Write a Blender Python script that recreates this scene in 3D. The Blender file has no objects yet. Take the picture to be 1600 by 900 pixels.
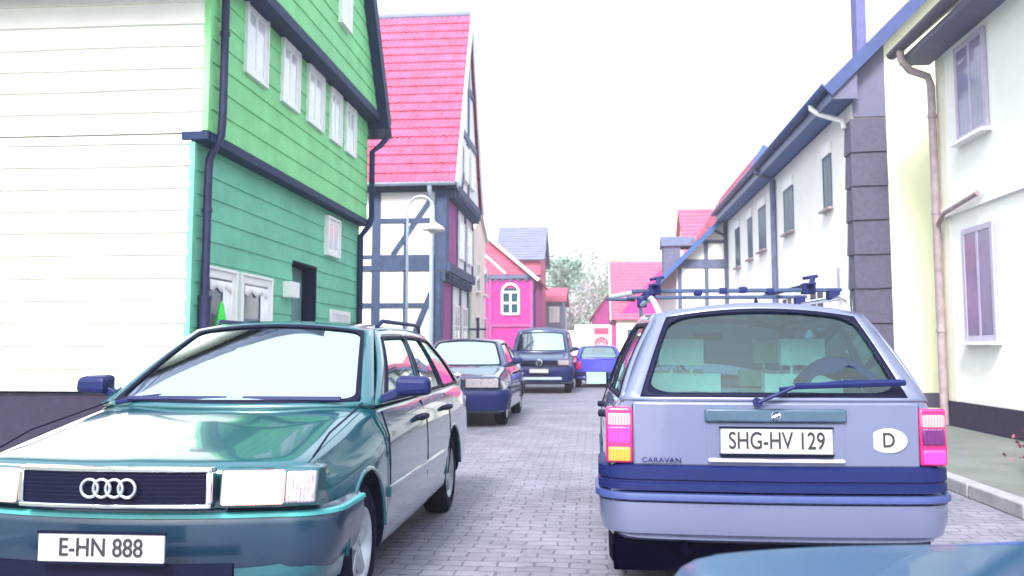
import bpy, bmesh, math, random
from mathutils import Vector, Matrix
random.seed(7)
PI = math.pi; R = math.radians
S = bpy.context.scene
col = S.collection

# ------------------------------------------------------------------ camera
cd = bpy.data.cameras.new('camera'); cam = bpy.data.objects.new('camera', cd); col.objects.link(cam)
cam.location = (0, 0, 1.25); cam.rotation_euler = (R(95.0), 0, R(5.3))
cd.sensor_width = 36; cd.lens = 31.5; cd.shift_y = -27.5/1600; cd.clip_start = 0.05; cd.clip_end = 1500
S.camera = cam
cd.dof.use_dof = True; cd.dof.focus_distance = 4.3; cd.dof.aperture_fstop = 4.0      # compact camera focused on the nearest cars

# ------------------------------------------------------------------ world, sun, exposure
SUN_EL, SUN_AZ = 42, 194            # azimuth clockwise from +Y: behind and to the right of the camera
w = bpy.data.worlds.new('World'); S.world = w; w.use_nodes = True
nt = w.node_tree; bg = nt.nodes['Background']
sky = nt.nodes.new('ShaderNodeTexSky'); sky.sky_type = 'NISHITA'; sky.sun_disc = False
sky.sun_elevation = R(SUN_EL); sky.sun_rotation = R(SUN_AZ); sky.air_density = 1.6; sky.dust_density = 5.0; sky.ozone_density = 1.0
hs = nt.nodes.new('ShaderNodeHueSaturation'); hs.inputs['Saturation'].default_value = 0.62
oc = nt.nodes.new('ShaderNodeMix'); oc.data_type = 'RGBA'; oc.inputs[0].default_value = .55; oc.inputs[7].default_value = (3.5, 3.95, 4.5, 1)   # even cloud cover over the clear sky
nt.links.new(sky.outputs[0], hs.inputs['Color']); nt.links.new(hs.outputs[0], oc.inputs[6]); nt.links.new(oc.outputs[2], bg.inputs[0])
bg.inputs[1].default_value = 0.15
sd = bpy.data.lights.new('sun', 'SUN'); sd.energy = 1.5; sd.angle = R(14); sd.color = (1.0, .97, .93)
sun = bpy.data.objects.new('sun', sd); col.objects.link(sun)
sun.rotation_euler = (R(90 - SUN_EL), 0, R(180 - SUN_AZ))
S.view_settings.view_transform = 'Standard'; S.view_settings.look = 'None'
S.view_settings.exposure = 1.78; S.view_settings.gamma = 1.0

# ------------------------------------------------------------------ materials
def mat(name, c, rough=.8, metal=0, var=.12, scale=6, bump=0, coat=0, emit=None, es=1, spec=.5, bscale=None, coord='Object'):
    m = bpy.data.materials.new(name); m.use_nodes = True; n = m.node_tree.nodes; l = m.node_tree.links
    b = n['Principled BSDF']; b.inputs['Roughness'].default_value = rough; b.inputs['Metallic'].default_value = metal
    b.inputs['Coat Weight'].default_value = coat; b.inputs['Coat Roughness'].default_value = .04
    b.inputs['Specular IOR Level'].default_value = spec
    tc = n.new('ShaderNodeTexCoord')
    if var:
        nz = n.new('ShaderNodeTexNoise'); nz.inputs['Scale'].default_value = scale; nz.inputs['Detail'].default_value = 6; nz.inputs['Roughness'].default_value = .65
        l.new(tc.outputs[coord], nz.inputs['Vector'])
        mr = n.new('ShaderNodeMapRange'); mr.inputs[1].default_value = .3; mr.inputs[2].default_value = .7
        mr.inputs[3].default_value = 1 - var; mr.inputs[4].default_value = 1 + var
        l.new(nz.outputs[0], mr.inputs[0])
        mx = n.new('ShaderNodeMix'); mx.data_type = 'RGBA'; mx.blend_type = 'MULTIPLY'; mx.inputs[0].default_value = 1
        mx.inputs[6].default_value = (*c, 1); l.new(mr.outputs[0], mx.inputs[7]); l.new(mx.outputs[2], b.inputs['Base Color'])
    else: b.inputs['Base Color'].default_value = (*c, 1)
    if bump:
        n2 = n.new('ShaderNodeTexNoise'); n2.inputs['Scale'].default_value = bscale or scale*6; n2.inputs['Detail'].default_value = 5
        l.new(tc.outputs[coord], n2.inputs['Vector'])
        bp = n.new('ShaderNodeBump'); bp.inputs['Strength'].default_value = bump; bp.inputs['Distance'].default_value = .02
        l.new(n2.outputs[0], bp.inputs['Height']); l.new(bp.outputs[0], b.inputs['Normal'])
    if emit:
        b.inputs['Emission Color'].default_value = (*emit, 1); b.inputs['Emission Strength'].default_value = es
    return m

def glass(name, tint, refl=.3, through=1.0):
    m = bpy.data.materials.new(name); m.use_nodes = True; n = m.node_tree.nodes; l = m.node_tree.links
    n.remove(n['Principled BSDF']); out = n['Material Output']
    tr = n.new('ShaderNodeBsdfTransparent'); tr.inputs[0].default_value = (*[t*through for t in tint], 1)
    gl = n.new('ShaderNodeBsdfGlossy'); gl.inputs['Roughness'].default_value = .03; gl.inputs[0].default_value = (.85, 1, .97, 1)
    fr = n.new('ShaderNodeLayerWeight'); fr.inputs[0].default_value = .35
    mr = n.new('ShaderNodeMapRange'); mr.inputs[3].default_value = refl; mr.inputs[4].default_value = 1
    l.new(fr.outputs['Fresnel'], mr.inputs[0])
    mx = n.new('ShaderNodeMixShader'); l.new(mr.outputs[0], mx.inputs[0]); l.new(tr.outputs[0], mx.inputs[1]); l.new(gl.outputs[0], mx.inputs[2])
    l.new(mx.outputs[0], out.inputs[0]); return m

M = dict(
 white_siding=mat('white_siding', (.82,.83,.81), .6, var=.05, scale=3),
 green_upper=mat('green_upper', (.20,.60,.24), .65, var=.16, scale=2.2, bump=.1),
 green_lower=mat('green_lower', (.13,.47,.31), .65, var=.16, scale=2.2, bump=.1),  # bluer, darker green: shade under the jetty put into the colour
 dark_board=mat('dark_board', (.008,.024,.08), .6, var=.3, spec=.2),
 dark_pipe=mat('dark_pipe', (.022,.025,.08), .5, var=.2, spec=.25),
 white_paint=mat('white_paint', (.80,.80,.80), .45, var=.05),
 plaster=mat('plaster', (.80,.80,.78), .9, var=.05, scale=1.5, bump=.15),
 cream=mat('cream_plaster', (.80,.82,.60), .9, var=.06, scale=1.2, bump=.15),
 cream_far=mat('pale_plaster', (.70,.68,.58), .9, var=.08, scale=1.2),
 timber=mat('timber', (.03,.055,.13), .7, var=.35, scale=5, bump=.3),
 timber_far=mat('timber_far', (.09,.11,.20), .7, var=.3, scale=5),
 tile=mat('roof_tile', (.47,.075,.17), .7, var=.32, scale=3, bump=.3),
 tile_far=mat('far_roof_tile', (.48,.085,.17), .75, var=.25, scale=2),
 tile_grey=mat('grey_roof', (.16,.17,.28), .7, var=.15, scale=2),
 brick=mat('magenta_brick', (.42,.025,.23), .85, var=.22, scale=3, bump=.3),
 infill_purple=mat('purple_infill', (.32,.07,.25), .85, var=.2),
 slate=mat('slate', (.075,.07,.125), .7, var=.25, scale=14, bump=.5),
 slate_plain=mat('slate_board', (.12,.12,.21), .7, var=.12),
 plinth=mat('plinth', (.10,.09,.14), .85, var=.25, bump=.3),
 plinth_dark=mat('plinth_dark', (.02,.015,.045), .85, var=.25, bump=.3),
 gutter_blue=mat('gutter_blue', (.03,.055,.19), .4, var=.15),
 soffit_blue=mat('soffit', (.04,.10,.30), .6, var=.15),
 copper=mat('old_pipe', (.32,.25,.28), .55, var=.3),
 zinc=mat('zinc', (.42,.50,.60), .4, metal=.3, var=.15),
 win_dark=mat('window_pane', (.05,.09,.14), .05, var=.3, scale=1, spec=1),
 win_teal=mat('window_teal', (.012,.06,.09), .3, var=.3, scale=1, spec=.15),
 win_pale=mat('curtain_pane', (.62,.66,.68), .08, var=.2, scale=2, spec=1),
 curtain=mat('curtain', (.8,.78,.8), .9),
 leafgreen=mat('bright_green', (.03,.65,.07), .5),
 door_grey=mat('door_grey', (.13,.28,.27), .4, var=.1),
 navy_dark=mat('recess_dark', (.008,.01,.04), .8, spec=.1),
 rubber=mat('tyre_rubber', (.004,.005,.02), .9, var=.2, bump=.1, spec=.1),
 plastic=mat('dark_plastic', (.006,.012,.085), .5, var=.1, spec=.25),
 plastic_blk=mat('black_plastic', (.002,.003,.022), .6, var=.1, spec=.15),
 interior=mat('interior', (.03,.05,.10), .9),
 seat=mat('seat_cloth', (.10,.16,.20), .9),
 seat_pale=mat('seat_pale', (.40,.66,.60), .9),
 chrome=mat('chrome', (.75,.8,.85), .15, metal=1, var=0),
 alloy=mat('alloy_rim', (.42,.46,.5), .35, metal=.6, var=.1),
 plate=mat('plate_white', (.40,.42,.42), .4, var=.03),
 ink=mat('ink', (.02,.02,.03), .5, var=0),
 win_frame=mat('mauve_frame', (.42,.38,.52), .5), win_mauve=mat('mauve_pane', (.20,.18,.30), .1, var=.3, scale=1),
 mirror_dim=mat('mirror_dim', (.28,.42,.42), .2), shade_black=mat('underside_shade', (.0006,.0006,.006), .9, spec=0),  # mirror glass: reflected light put into a flat teal
 chimney=mat('chimney', (.11,.11,.28), .8),
)
def paint(name, c, metal=.35, rough=.28, var=.03, coat=1.0): return mat(name, c, rough, metal, var, 3, coat=coat)

# ------------------------------------------------------------------ mesh builder
ORG = {}
class MB:
    def __init__(s): s.v = []; s.f = []
    def add(s, vs, fs):
        k = len(s.v); s.v += [Vector(v) for v in vs]; s.f += [tuple(i + k for i in f) for f in fs]; return s
    def hexa(s, p):   # 8 points: bottom ring 0-3, top ring 4-7
        return s.add(p, [(3,2,1,0), (4,5,6,7), (0,1,5,4), (1,2,6,5), (2,3,7,6), (3,0,4,7)])
    def box(s, a, b):
        x0,y0,z0 = a; x1,y1,z1 = b
        return s.hexa([(x0,y0,z0),(x1,y0,z0),(x1,y1,z0),(x0,y1,z0),(x0,y0,z1),(x1,y0,z1),(x1,y1,z1),(x0,y1,z1)])
    def bar(s, p, q, w, d, n=(0,-1,0)):   # beam between p and q, w wide, d deep along n
        p = Vector(p); q = Vector(q); n = Vector(n).normalized(); t = (q-p).normalized(); a = t.cross(n).normalized()*w/2; b = n*d/2
        return s.hexa([p-a-b, p+a-b, p+a+b, p-a+b, q-a-b, q+a-b, q+a+b, q-a+b])
    def tube(s, path, r, n=10, cap=True):
        path = [Vector(p) for p in path]; rs = r if isinstance(r, (list,tuple)) else [r]*len(path)
        k0 = len(s.v); up = None
        for i, p in enumerate(path):
            t = (path[min(i+1,len(path)-1)] - path[max(i-1,0)]).normalized()
            if up is None: up = t.orthogonal().normalized()
            a = (up - t*up.dot(t)).normalized(); up = a; b = t.cross(a)
            for j in range(n):
                th = 2*PI*j/n; s.v.append(p + (a*math.cos(th) + b*math.sin(th))*rs[i])
        for i in range(len(path)-1):
            for j in range(n):
                a0 = k0+i*n+j; a1 = k0+i*n+(j+1)%n; s.f.append((a0,a1,a1+n,a0+n))
        if cap: s.f.append(tuple(k0+j for j in range(n))[::-1]); s.f.append(tuple(k0+(len(path)-1)*n+j for j in range(n)))
        return s
    def grid(s, fn, nu, nv, flip=False):
        k = len(s.v)
        for i in range(nu+1):
            for j in range(nv+1): s.v.append(Vector(fn(i/nu, j/nv)))
        for i in range(nu):
            for j in range(nv):
                a = k+i*(nv+1)+j; q = (a, a+nv+1, a+nv+2, a+1); s.f.append(q[::-1] if flip else q)
        return s
    def ring(s, fn, outer, hole, r=.15, n=6):   # frame between rect outer and rounded rect hole in (s,t) space
        o, i_ = rrect(*outer, 0, n), rrect(*hole, r, n); k = len(s.v); m = len(o)
        for lst in (o, mid(o, i_), i_):
            for p in lst: s.v.append(Vector(fn(*p)))
        for a in range(2):
            for j in range(m):
                p0 = k+a*m+j; p1 = k+a*m+(j+1)%m; s.f.append((p0,p1,p1+m,p0+m))
        return s
    def disc(s, fn, hole, r=.15, n=6, rings=6, grow=0):
        i_ = rrect(hole[0]-grow, hole[1]-grow, hole[2]+grow, hole[3]+grow, r, n); m = len(i_); k = len(s.v)
        cx, cy = (hole[0]+hole[2])/2, (hole[1]+hole[3])/2
        for a in range(rings):
            f = 1 - a/rings
            for p in i_: s.v.append(Vector(fn(cx+(p[0]-cx)*f, cy+(p[1]-cy)*f)))
        s.v.append(Vector(fn(cx, cy))); c = len(s.v)-1
        for a in range(rings-1):
            for j in range(m):
                p0 = k+a*m+j; p1 = k+a*m+(j+1)%m; s.f.append((p0,p1,p1+m,p0+m))
        b = k+(rings-1)*m
        for j in range(m): s.f.append((b+j, b+(j+1)%m, c))
        return s
    def lathe_x(s, prof, n=28, cx=(0,0,0)):     # profile (x, r) about the x axis through cx
        k = len(s.v); m = len(prof)
        for j in range(n):
            th = 2*PI*j/n
            for (x, r) in prof: s.v.append(Vector((cx[0]+x, cx[1]+r*math.cos(th), cx[2]+r*math.sin(th))))
        for j in range(n):
            for i in range(m-1):
                a = k+j*m+i; b = k+((j+1)%n)*m+i; s.f.append((a,b,b+1,a+1))
        return s
    def build(s, name, m, parent=None, smooth=False, bevel=0, solid=0, fixn=True, angle=35):
        me = bpy.data.meshes.new(name); off = ORG.get(parent.name if parent else None, Vector((0,0,0)))
        me.from_pydata([v-off for v in s.v], [], s.f); me.update()
        if fixn:
            bm = bmesh.new(); bm.from_mesh(me); bmesh.ops.remove_doubles(bm, verts=bm.verts, dist=1e-5); bmesh.ops.recalc_face_normals(bm, faces=bm.faces); bm.to_mesh(me); bm.free()
        o = bpy.data.objects.new(name, me); col.objects.link(o)
        me.materials.append(M[m] if isinstance(m, str) else m)
        if smooth:
            for p in me.polygons: p.use_smooth = True
            if angle: 
                try: me.set_sharp_from_angle(angle=R(angle))
                except Exception: pass
        if solid: md = o.modifiers.new('thick', 'SOLIDIFY'); md.thickness = solid; md.offset = 0
        if bevel: md = o.modifiers.new('bevel', 'BEVEL'); md.width = bevel; md.segments = 2; md.limit_method = 'ANGLE'; md.angle_limit = R(40)
        if parent: o.parent = parent; ORG[o.name] = off
        return o

def rrect(x0, y0, x1, y1, r, n):
    w_, h_ = x1-x0, y1-y0; rx = abs(r)*min(1, 1); pts = []
    rx = r*w_; ry = r*h_ * 1.3
    for (cx, cy, a0) in ((x1-rx, y0+ry, -90), (x1-rx, y1-ry, 0), (x0+rx, y1-ry, 90), (x0+rx, y0+ry, 180)):
        for i in range(n+1):
            a = R(a0+90*i/n); pts.append((cx+rx*math.cos(a), cy+ry*math.sin(a)))
        # straight run to next corner is subdivided for curved surfaces
    out = []
    m = len(pts)
    for i in range(m):
        out.append(pts[i])
        if i % (n+1) == n:
            q = pts[(i+1) % m]; p = pts[i]
            for k in range(1, 10): out.append((p[0]+(q[0]-p[0])*k/10, p[1]+(q[1]-p[1])*k/10))
    return out
def mid(a, b): return [((p[0]+q[0])/2, (p[1]+q[1])/2) for p, q in zip(a, b)]

def tag(o, label=None, cat=None, group=None, kind=None):
    if label: o['label'] = label
    if cat: o['category'] = cat
    if group: o['group'] = group
    if kind: o['kind'] = kind
    return o
def thing(name, label, cat, loc=(0,0,0), rotz=0, group=None):
    o = bpy.data.objects.new(name, None); o.empty_display_size = .2; col.objects.link(o); o.location = loc; o.rotation_euler = (0,0,rotz)
    ORG[o.name] = Vector(loc) if not rotz else Vector((0,0,0))
    return tag(o, label, cat, group)

class Fr:      # a wall plane: u along U, z up, n out of the wall
    def __init__(s, o, U, N, lean=0): s.o = Vector(o); s.U = Vector(U); s.N = Vector(N); s.lean = lean
    def p(s, u, z, n=0): return s.o + s.U*u + Vector((0,0,z)) + s.N*(n + s.lean*z)
    def box(s, mb, u0, u1, z0, z1, n0, n1):
        P = s.p; return mb.hexa([P(u0,z0,n0),P(u1,z0,n0),P(u1,z0,n1),P(u0,z0,n1),P(u0,z1,n0),P(u1,z1,n0),P(u1,z1,n1),P(u0,z1,n1)])
    def beam(s, mb, a, b, wd, n0=0, n1=.04):
        (u0,z0),(u1,z1) = a, b; d = Vector((u1-u0, z1-z0)).normalized(); q = Vector((-d.y, d.x))*wd/2; P = s.p
        pts = [(u0-q.x,z0-q.y),(u1-q.x,z1-q.y),(u1+q.x,z1+q.y),(u0+q.x,z0+q.y)]
        return mb.hexa([P(*c, n0) for c in pts] + [P(*c, n1) for c in pts])

def window(fr, parent, u0, u1, z0, z1, fw=.06, fm='white_paint', pm='win_pale', mull=True, bars=0, depth=.05, sill=False, name='window', casing=0):
    f = MB()
    fr.box(f, u0, u0+fw, z0, z1, .005, depth); fr.box(f, u1-fw, u1, z0, z1, .005, depth)
    fr.box(f, u0+fw, u1-fw, z0, z0+fw, .007, depth-.003); fr.box(f, u0+fw, u1-fw, z1-fw, z1, .007, depth-.003)
    um = (u0+u1)/2
    if mull: fr.box(f, um-fw*.4, um+fw*.4, z0+fw, z1-fw, .009, depth-.006)
    for k in range(bars):
        z = z0 + (z1-z0)*(k+1)/(bars+1); fr.box(f, u0+fw, u1-fw, z-.018, z+.018, .008, depth-.010)
    if casing:
        c = casing
        for a in ((u0-c,u0-.002,z0-c,z1+c),(u1+.002,u1+c,z0-c,z1+c),(u0,u1,z0-c,z0-.002),(u0,u1,z1+.002,z1+c)): fr.box(f, *a, .0, depth+.02)
    w_ = f.build(name, fm, parent, bevel=.004)
    g = MB(); fr.box(g, u0+fw*.9, u1-fw*.9, z0+fw*.9, z1-fw*.9, max(.004, depth-.024), max(.012, depth-.012)); g.build('pane', pm, w_)
    if sill:
        q = MB(); fr.box(q, u0-.05, u1+.05, z0-.05, z0-.004, 0, depth+.09); q.build('sill', fm if sill is True else sill, w_, bevel=.005)
    return w_

def courses(fr, u0, u1, z0, z1, c, lip=.014, holes=(), clip=None, jit=.006, seg=6, base=.02):
    """lapped boards: every course leans out at its lower edge; rows are wavy in z"""
    mb = MB(); zs = []; z = z0
    while z < z1 - .02: zs.append(z); z += c
    zs.append(z1)
    lines = [[random.uniform(-jit, jit) for _ in range(seg+2)] for _ in zs]
    def zw(k, u):
        f = (u-u0)/(u1-u0)*seg; i = int(min(max(f,0), seg-1e-6)); t = f-i
        return zs[k] + (lines[k][i]*(1-t)+lines[k][i+1]*t if 0 < k < len(zs)-1 else 0)
    for k in range(len(zs)-1):
        cuts = sorted({zs[k], zs[k+1], *[h[2] for h in holes if zs[k] < h[2] < zs[k+1]], *[h[3] for h in holes if zs[k] < h[3] < zs[k+1]]})
        for a, b in zip(cuts[:-1], cuts[1:]):
            m_ = (a+b)/2; lo, hi = (u0, u1) if not clip else clip(m_)
            if hi - lo < .03: continue
            iv = [(lo, hi)]
            for h in holes:
                if h[2] <= m_ <= h[3]:
                    iv = [x for (p, q) in iv for x in ((p, min(q,h[0])), (max(p,h[1]), q)) if x[1]-x[0] > .01]
            for (p, q) in iv:
                nseg = max(1, int((q-p)/(u1-u0)*seg+.5))
                for s_ in range(nseg):
                    ua = p+(q-p)*s_/nseg; ub = p+(q-p)*(s_+1)/nseg
                    za0 = zw(k,ua) if a == zs[k] else a; zb0 = zw(k,ub) if a == zs[k] else a
                    za1 = zw(k+1,ua) if b == zs[k+1] else b; zb1 = zw(k+1,ub) if b == zs[k+1] else b
                    t0 = (a-zs[k])/(zs[k+1]-zs[k]); t1 = (b-zs[k])/(zs[k+1]-zs[k])
                    n0 = base+lip*(1-t0); n1 = base+lip*(1-t1)
                    P = fr.p
                    mb.hexa([P(ua,za0,0),P(ub,zb0,0),P(ub,zb0,n0),P(ua,za0,n0),P(ua,za1,0),P(ub,zb1,0),P(ub,zb1,n1),P(ua,za1,n1)])
    return mb

def roof_slope(a, b, c, d, course=.33, lip=.03, base=.05, wave=.0, nu=1):
    """tiled slope: a-b lower edge, d-c upper edge (points), rows lapped"""
    a, b, c, d = map(Vector, (a, b, c, d)); mb = MB(); N = (b-a).cross(d-a).normalized()
    if N.z < 0: N = -N
    L = (d-a).length; n = max(2, round(L/course))
    for k in range(n):
        t0 = k/n; t1 = min(1, (k+1)/n)
        l0, r0, l1, r1 = a.lerp(d,t0), b.lerp(c,t0), a.lerp(d,t1), b.lerp(c,t1)
        for j in range(nu):
            f0, f1 = j/nu, (j+1)/nu
            pts = lambda l, r, f: l.lerp(r, f)
            p0, p1, p2, p3 = pts(l0,r0,f0), pts(l0,r0,f1), pts(l1,r1,f1), pts(l1,r1,f0)
            dj = random.uniform(-.005, .005) if nu > 1 else 0
            h = base+lip+dj
            if wave:     # pantile: centre of each tile is raised
                pm0, pm1 = pts(l0,r0,(f0+f1)/2), pts(l1,r1,(f0+f1)/2)
                q = [p0+N*h, pm0+N*(h+wave), p1+N*h, p2+N*base, pm1+N*(base+wave), p3+N*base, p0, p1]
                mb.add(q, [(0,1,4,5), (1,2,3,4), (6,7,2,1,0)])
            else:
                mb.hexa([p0, p1, p1+N*h, p0+N*h, p3, p2, p2+N*base, p3+N*base])
    return mb

def text_mesh(txt, size, m, parent, mtx, name='lettering', ext=.002, sx=1):
    cu = bpy.data.curves.new('t', 'FONT'); cu.body = txt; cu.size = size; cu.extrude = ext; cu.align_x = 'CENTER'; cu.align_y = 'CENTER'; cu.offset = size*.004
    t = bpy.data.objects.new('t', cu); col.objects.link(t)
    dg = bpy.context.evaluated_depsgraph_get(); me = bpy.data.meshes.new_from_object(t.evaluated_get(dg))
    bpy.data.objects.remove(t); me.transform(mtx @ Matrix.Diagonal((sx,1,1,1)))
    o = bpy.data.objects.new(name, me); col.objects.link(o); me.materials.clear(); me.materials.append(M[m] if isinstance(m,str) else m); o.parent = parent
    return o

# ================================================================== GROUND
def ground_mats():
    m = bpy.data.materials.new('cobbles'); m.use_nodes = True; n = m.node_tree.nodes; l = m.node_tree.links; b = n['Principled BSDF']
    tc = n.new('ShaderNodeTexCoord'); br = n.new('ShaderNodeTexBrick'); br.inputs['Scale'].default_value = 1
    br.inputs['Brick Width'].default_value = .21; br.inputs['Row Height'].default_value = .115; br.inputs['Mortar Size'].default_value = .008; br.inputs['Mortar Smooth'].default_value = .5
    br.inputs['Color1'].default_value = (.185,.18,.235,1); br.inputs['Color2'].default_value = (.235,.23,.295,1); br.inputs['Mortar'].default_value = (.125,.125,.18,1)
    dn = n.new('ShaderNodeTexNoise'); dn.inputs['Scale'].default_value = 4.0; dn.inputs['Detail'].default_value = 4
    l.new(tc.outputs['Object'], dn.inputs['Vector'])
    va = n.new('ShaderNodeVectorMath'); va.operation = 'MULTIPLY_ADD'; va.inputs[1].default_value = (.09,.09,.09); l.new(dn.outputs['Color'], va.inputs[0]); l.new(tc.outputs['Object'], va.inputs[2])
    l.new(va.outputs[0], br.inputs['Vector'])
    nz = n.new('ShaderNodeTexNoise'); nz.inputs['Scale'].default_value = 1.1; nz.inputs['Detail'].default_value = 9; nz.inputs['Roughness'].default_value = .75
    l.new(tc.outputs['Object'], nz.inputs['Vector'])
    mr = n.new('ShaderNodeMapRange'); mr.inputs[1].default_value = .3; mr.inputs[2].default_value = .7; mr.inputs[3].default_value = .62; mr.inputs[4].default_value = 1.3; l.new(nz.outputs[0], mr.inputs[0])
    vo = n.new('ShaderNodeTexVoronoi'); vo.inputs['Scale'].default_value = 11; l.new(tc.outputs['Object'], vo.inputs['Vector'])   # pocked, chipped corners
    mv = n.new('ShaderNodeMapRange'); mv.inputs[1].default_value = .05; mv.inputs[2].default_value = .22; mv.inputs[3].default_value = .35; mv.inputs[4].default_value = 1; l.new(vo.outputs['Distance'], mv.inputs[0])
    mu = n.new('ShaderNodeMath'); mu.operation = 'MULTIPLY'; l.new(mr.outputs[0], mu.inputs[0]); l.new(mv.outputs[0], mu.inputs[1])
    mx = n.new('ShaderNodeMix'); mx.data_type = 'RGBA'; mx.blend_type = 'MULTIPLY'; mx.inputs[0].default_value = 1
    l.new(br.outputs['Color'], mx.inputs[6]); l.new(mu.outputs[0], mx.inputs[7]); l.new(mx.outputs[2], b.inputs['Base Color'])
    bp = n.new('ShaderNodeBump'); bp.inputs['Strength'].default_value = .7; bp.inputs['Distance'].default_value = .015; bp.invert = True
    l.new(br.outputs['Fac'], bp.inputs['Height']); l.new(bp.outputs[0], b.inputs['Normal']); b.inputs['Roughness'].default_value = .6
    M['cobbles'] = m
    M['pave'] = mat('pavement_slabs', (.14,.155,.15), .85, var=.2, scale=1.5, bump=.3)
    M['kerb'] = mat('kerb_stone', (.30,.30,.33), .8, var=.2, scale=4, bump=.3)
    M['earth'] = mat('earth', (.16,.18,.12), .95, var=.3, scale=.5, bump=.3)
ground_mats()
g = MB(); g.grid(lambda s, t: (-300+600*s, -60+600*t, 0), 6, 6); tag(g.build('ground', 'earth'), kind='structure')
g = MB(); g.grid(lambda s, t: (-3.25+6.35*s, -25+115*t, .005), 2, 8); tag(g.build('road', 'cobbles'), kind='structure')
g = MB(); g.box((-4.13,-25,0), (-3.40,90,.11)); tag(g.build('pavement_left', 'pave', bevel=.01), kind='structure')
g = MB(); g.box((3.25,-25,0), (9.0,16.0,.11)); g.box((3.25,16.0,0), (4.56,30.9,.11)); tag(g.build('pavement_right', 'pave', bevel=.01), kind='structure')
for nm, x0 in (('kerb_left', -3.40), ('kerb_right', 3.10)):
    g = MB(); y = -25
    while y < 30.9: g.box((x0+.002, y, 0), (x0+.148, y+.97, .118)); y += 1.0
    tag(g.build(nm, 'kerb', bevel=.012), kind='structure')

# ================================================================== LEFT: green gabled house
WX = -4.14; Y0 = 8.8; Y1 = 15.3
H = thing('timber_clad_house', 'tall house with green boarded street front, green gable and white boarded side wall', 'house', (-8, 12, 0))
MAINZ = 3.45
fl = Fr((WX, 0, 0), (0,1,0), (1,0,0))                       # ground storey front, u = world y
fu = Fr((WX+.13, 0, 0), (0,1,0), (1,0,0), lean=.0)          # jettied upper storey
fg = Fr((WX+.33, 0, 0), (0,1,0), (1,0,0))                   # gable, set further out
fw_ = Fr((0, Y0, 0), (1,0,0), (0,-1,0))                     # side wall facing the camera, u = world x
door = (11.85, 12.95, .2, 2.46)
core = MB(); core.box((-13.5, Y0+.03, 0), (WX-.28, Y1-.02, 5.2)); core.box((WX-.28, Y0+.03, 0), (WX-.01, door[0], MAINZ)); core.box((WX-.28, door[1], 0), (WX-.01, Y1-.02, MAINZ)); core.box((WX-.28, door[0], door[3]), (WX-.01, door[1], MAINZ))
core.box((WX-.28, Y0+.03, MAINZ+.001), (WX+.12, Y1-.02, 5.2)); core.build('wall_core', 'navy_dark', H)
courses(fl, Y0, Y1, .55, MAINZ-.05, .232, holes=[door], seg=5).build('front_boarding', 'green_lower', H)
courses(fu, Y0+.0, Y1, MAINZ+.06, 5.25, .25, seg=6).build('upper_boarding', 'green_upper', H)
courses(fw_, -13.5, WX-.0, .82, MAINZ+.02, .232, lip=.032, seg=14, jit=.008).build('side_boarding', 'white_siding', H)
courses(fw_, -13.5, WX+.11, MAINZ+.03, 5.3, .232, lip=.032, seg=14, jit=.008).build('side_boarding', 'white_siding', H)
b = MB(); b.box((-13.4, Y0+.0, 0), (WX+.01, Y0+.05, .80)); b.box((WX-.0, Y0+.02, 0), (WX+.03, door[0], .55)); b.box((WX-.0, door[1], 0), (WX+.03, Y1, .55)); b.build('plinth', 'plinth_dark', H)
b = MB()   # jetty beam wraps the corner
fl.box(b, Y0-.05, Y1+.03, MAINZ-.06, MAINZ+.045, .0, .19); b.box((WX-.10, Y0-.06, MAINZ-.05), (WX+.19, Y0-.002, MAINZ+.04)); b.build('jetty_beam', 'dark_board', H, bevel=.01)
# corner boards
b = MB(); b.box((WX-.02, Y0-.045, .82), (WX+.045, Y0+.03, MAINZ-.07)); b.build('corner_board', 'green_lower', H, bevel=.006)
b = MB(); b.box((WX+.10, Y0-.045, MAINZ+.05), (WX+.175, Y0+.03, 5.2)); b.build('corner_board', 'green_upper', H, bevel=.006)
# gable: base z 5.1, ends overhang
GA, GB, GZ = Y0-.35, Y1+.02, 5.30; GM = (GA+GB)/2; SL = 1.55; GT = GZ + (GM-GA)*SL
def gclip(z): 
    k = (z-GZ)/SL; return (GA+.05+k, GB-.05-k)
courses(fg, GA, GB, GZ+.12, GT-.25, .25, clip=gclip, seg=6).build('gable_boarding', 'green_upper', H)
b = MB(); b.add([fg.p(GA,GZ,0), fg.p(GB,GZ,0), fg.p(GM,GT,0), fg.p(GA,GZ,-.3), fg.p(GB,GZ,-.3), fg.p(GM,GT,-.3)], [(0,1,2),(3,5,4),(0,3,4,1),(1,4,5,2),(2,5,3,0)]); b.build('gable_backing', 'dark_board', H)
b = MB(); fg.box(b, GA-.1, GB+.12, GZ-.06, GZ+.08, -.32, .07); b.build('gable_sill_beam', 'dark_board', H, bevel=.015)
b = MB(); fg.beam(b, (GA-.12,GZ-.1), (GM,GT+.05), .24, -.3, .20); fg.beam(b, (GB+.12,GZ-.1), (GM+.01,GT+.03), .24, -.302, .198); b.build('verge_board', 'dark_board', H)
XB = -13.8
r = roof_slope((XB,GA-.25,GZ-.30),(WX+.52,GA-.25,GZ-.30),(WX+.52,GM,GT+.08),(XB,GM,GT+.08), nu=40, wave=.03); r2 = roof_slope((WX+.52,GB+.25,GZ-.30),(XB,GB+.25,GZ-.30),(XB,GM,GT+.08),(WX+.52,GM,GT+.08), nu=40, wave=.03)
r.add(r2.v, r2.f); r.build('roof', 'tile_grey', H)
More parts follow.
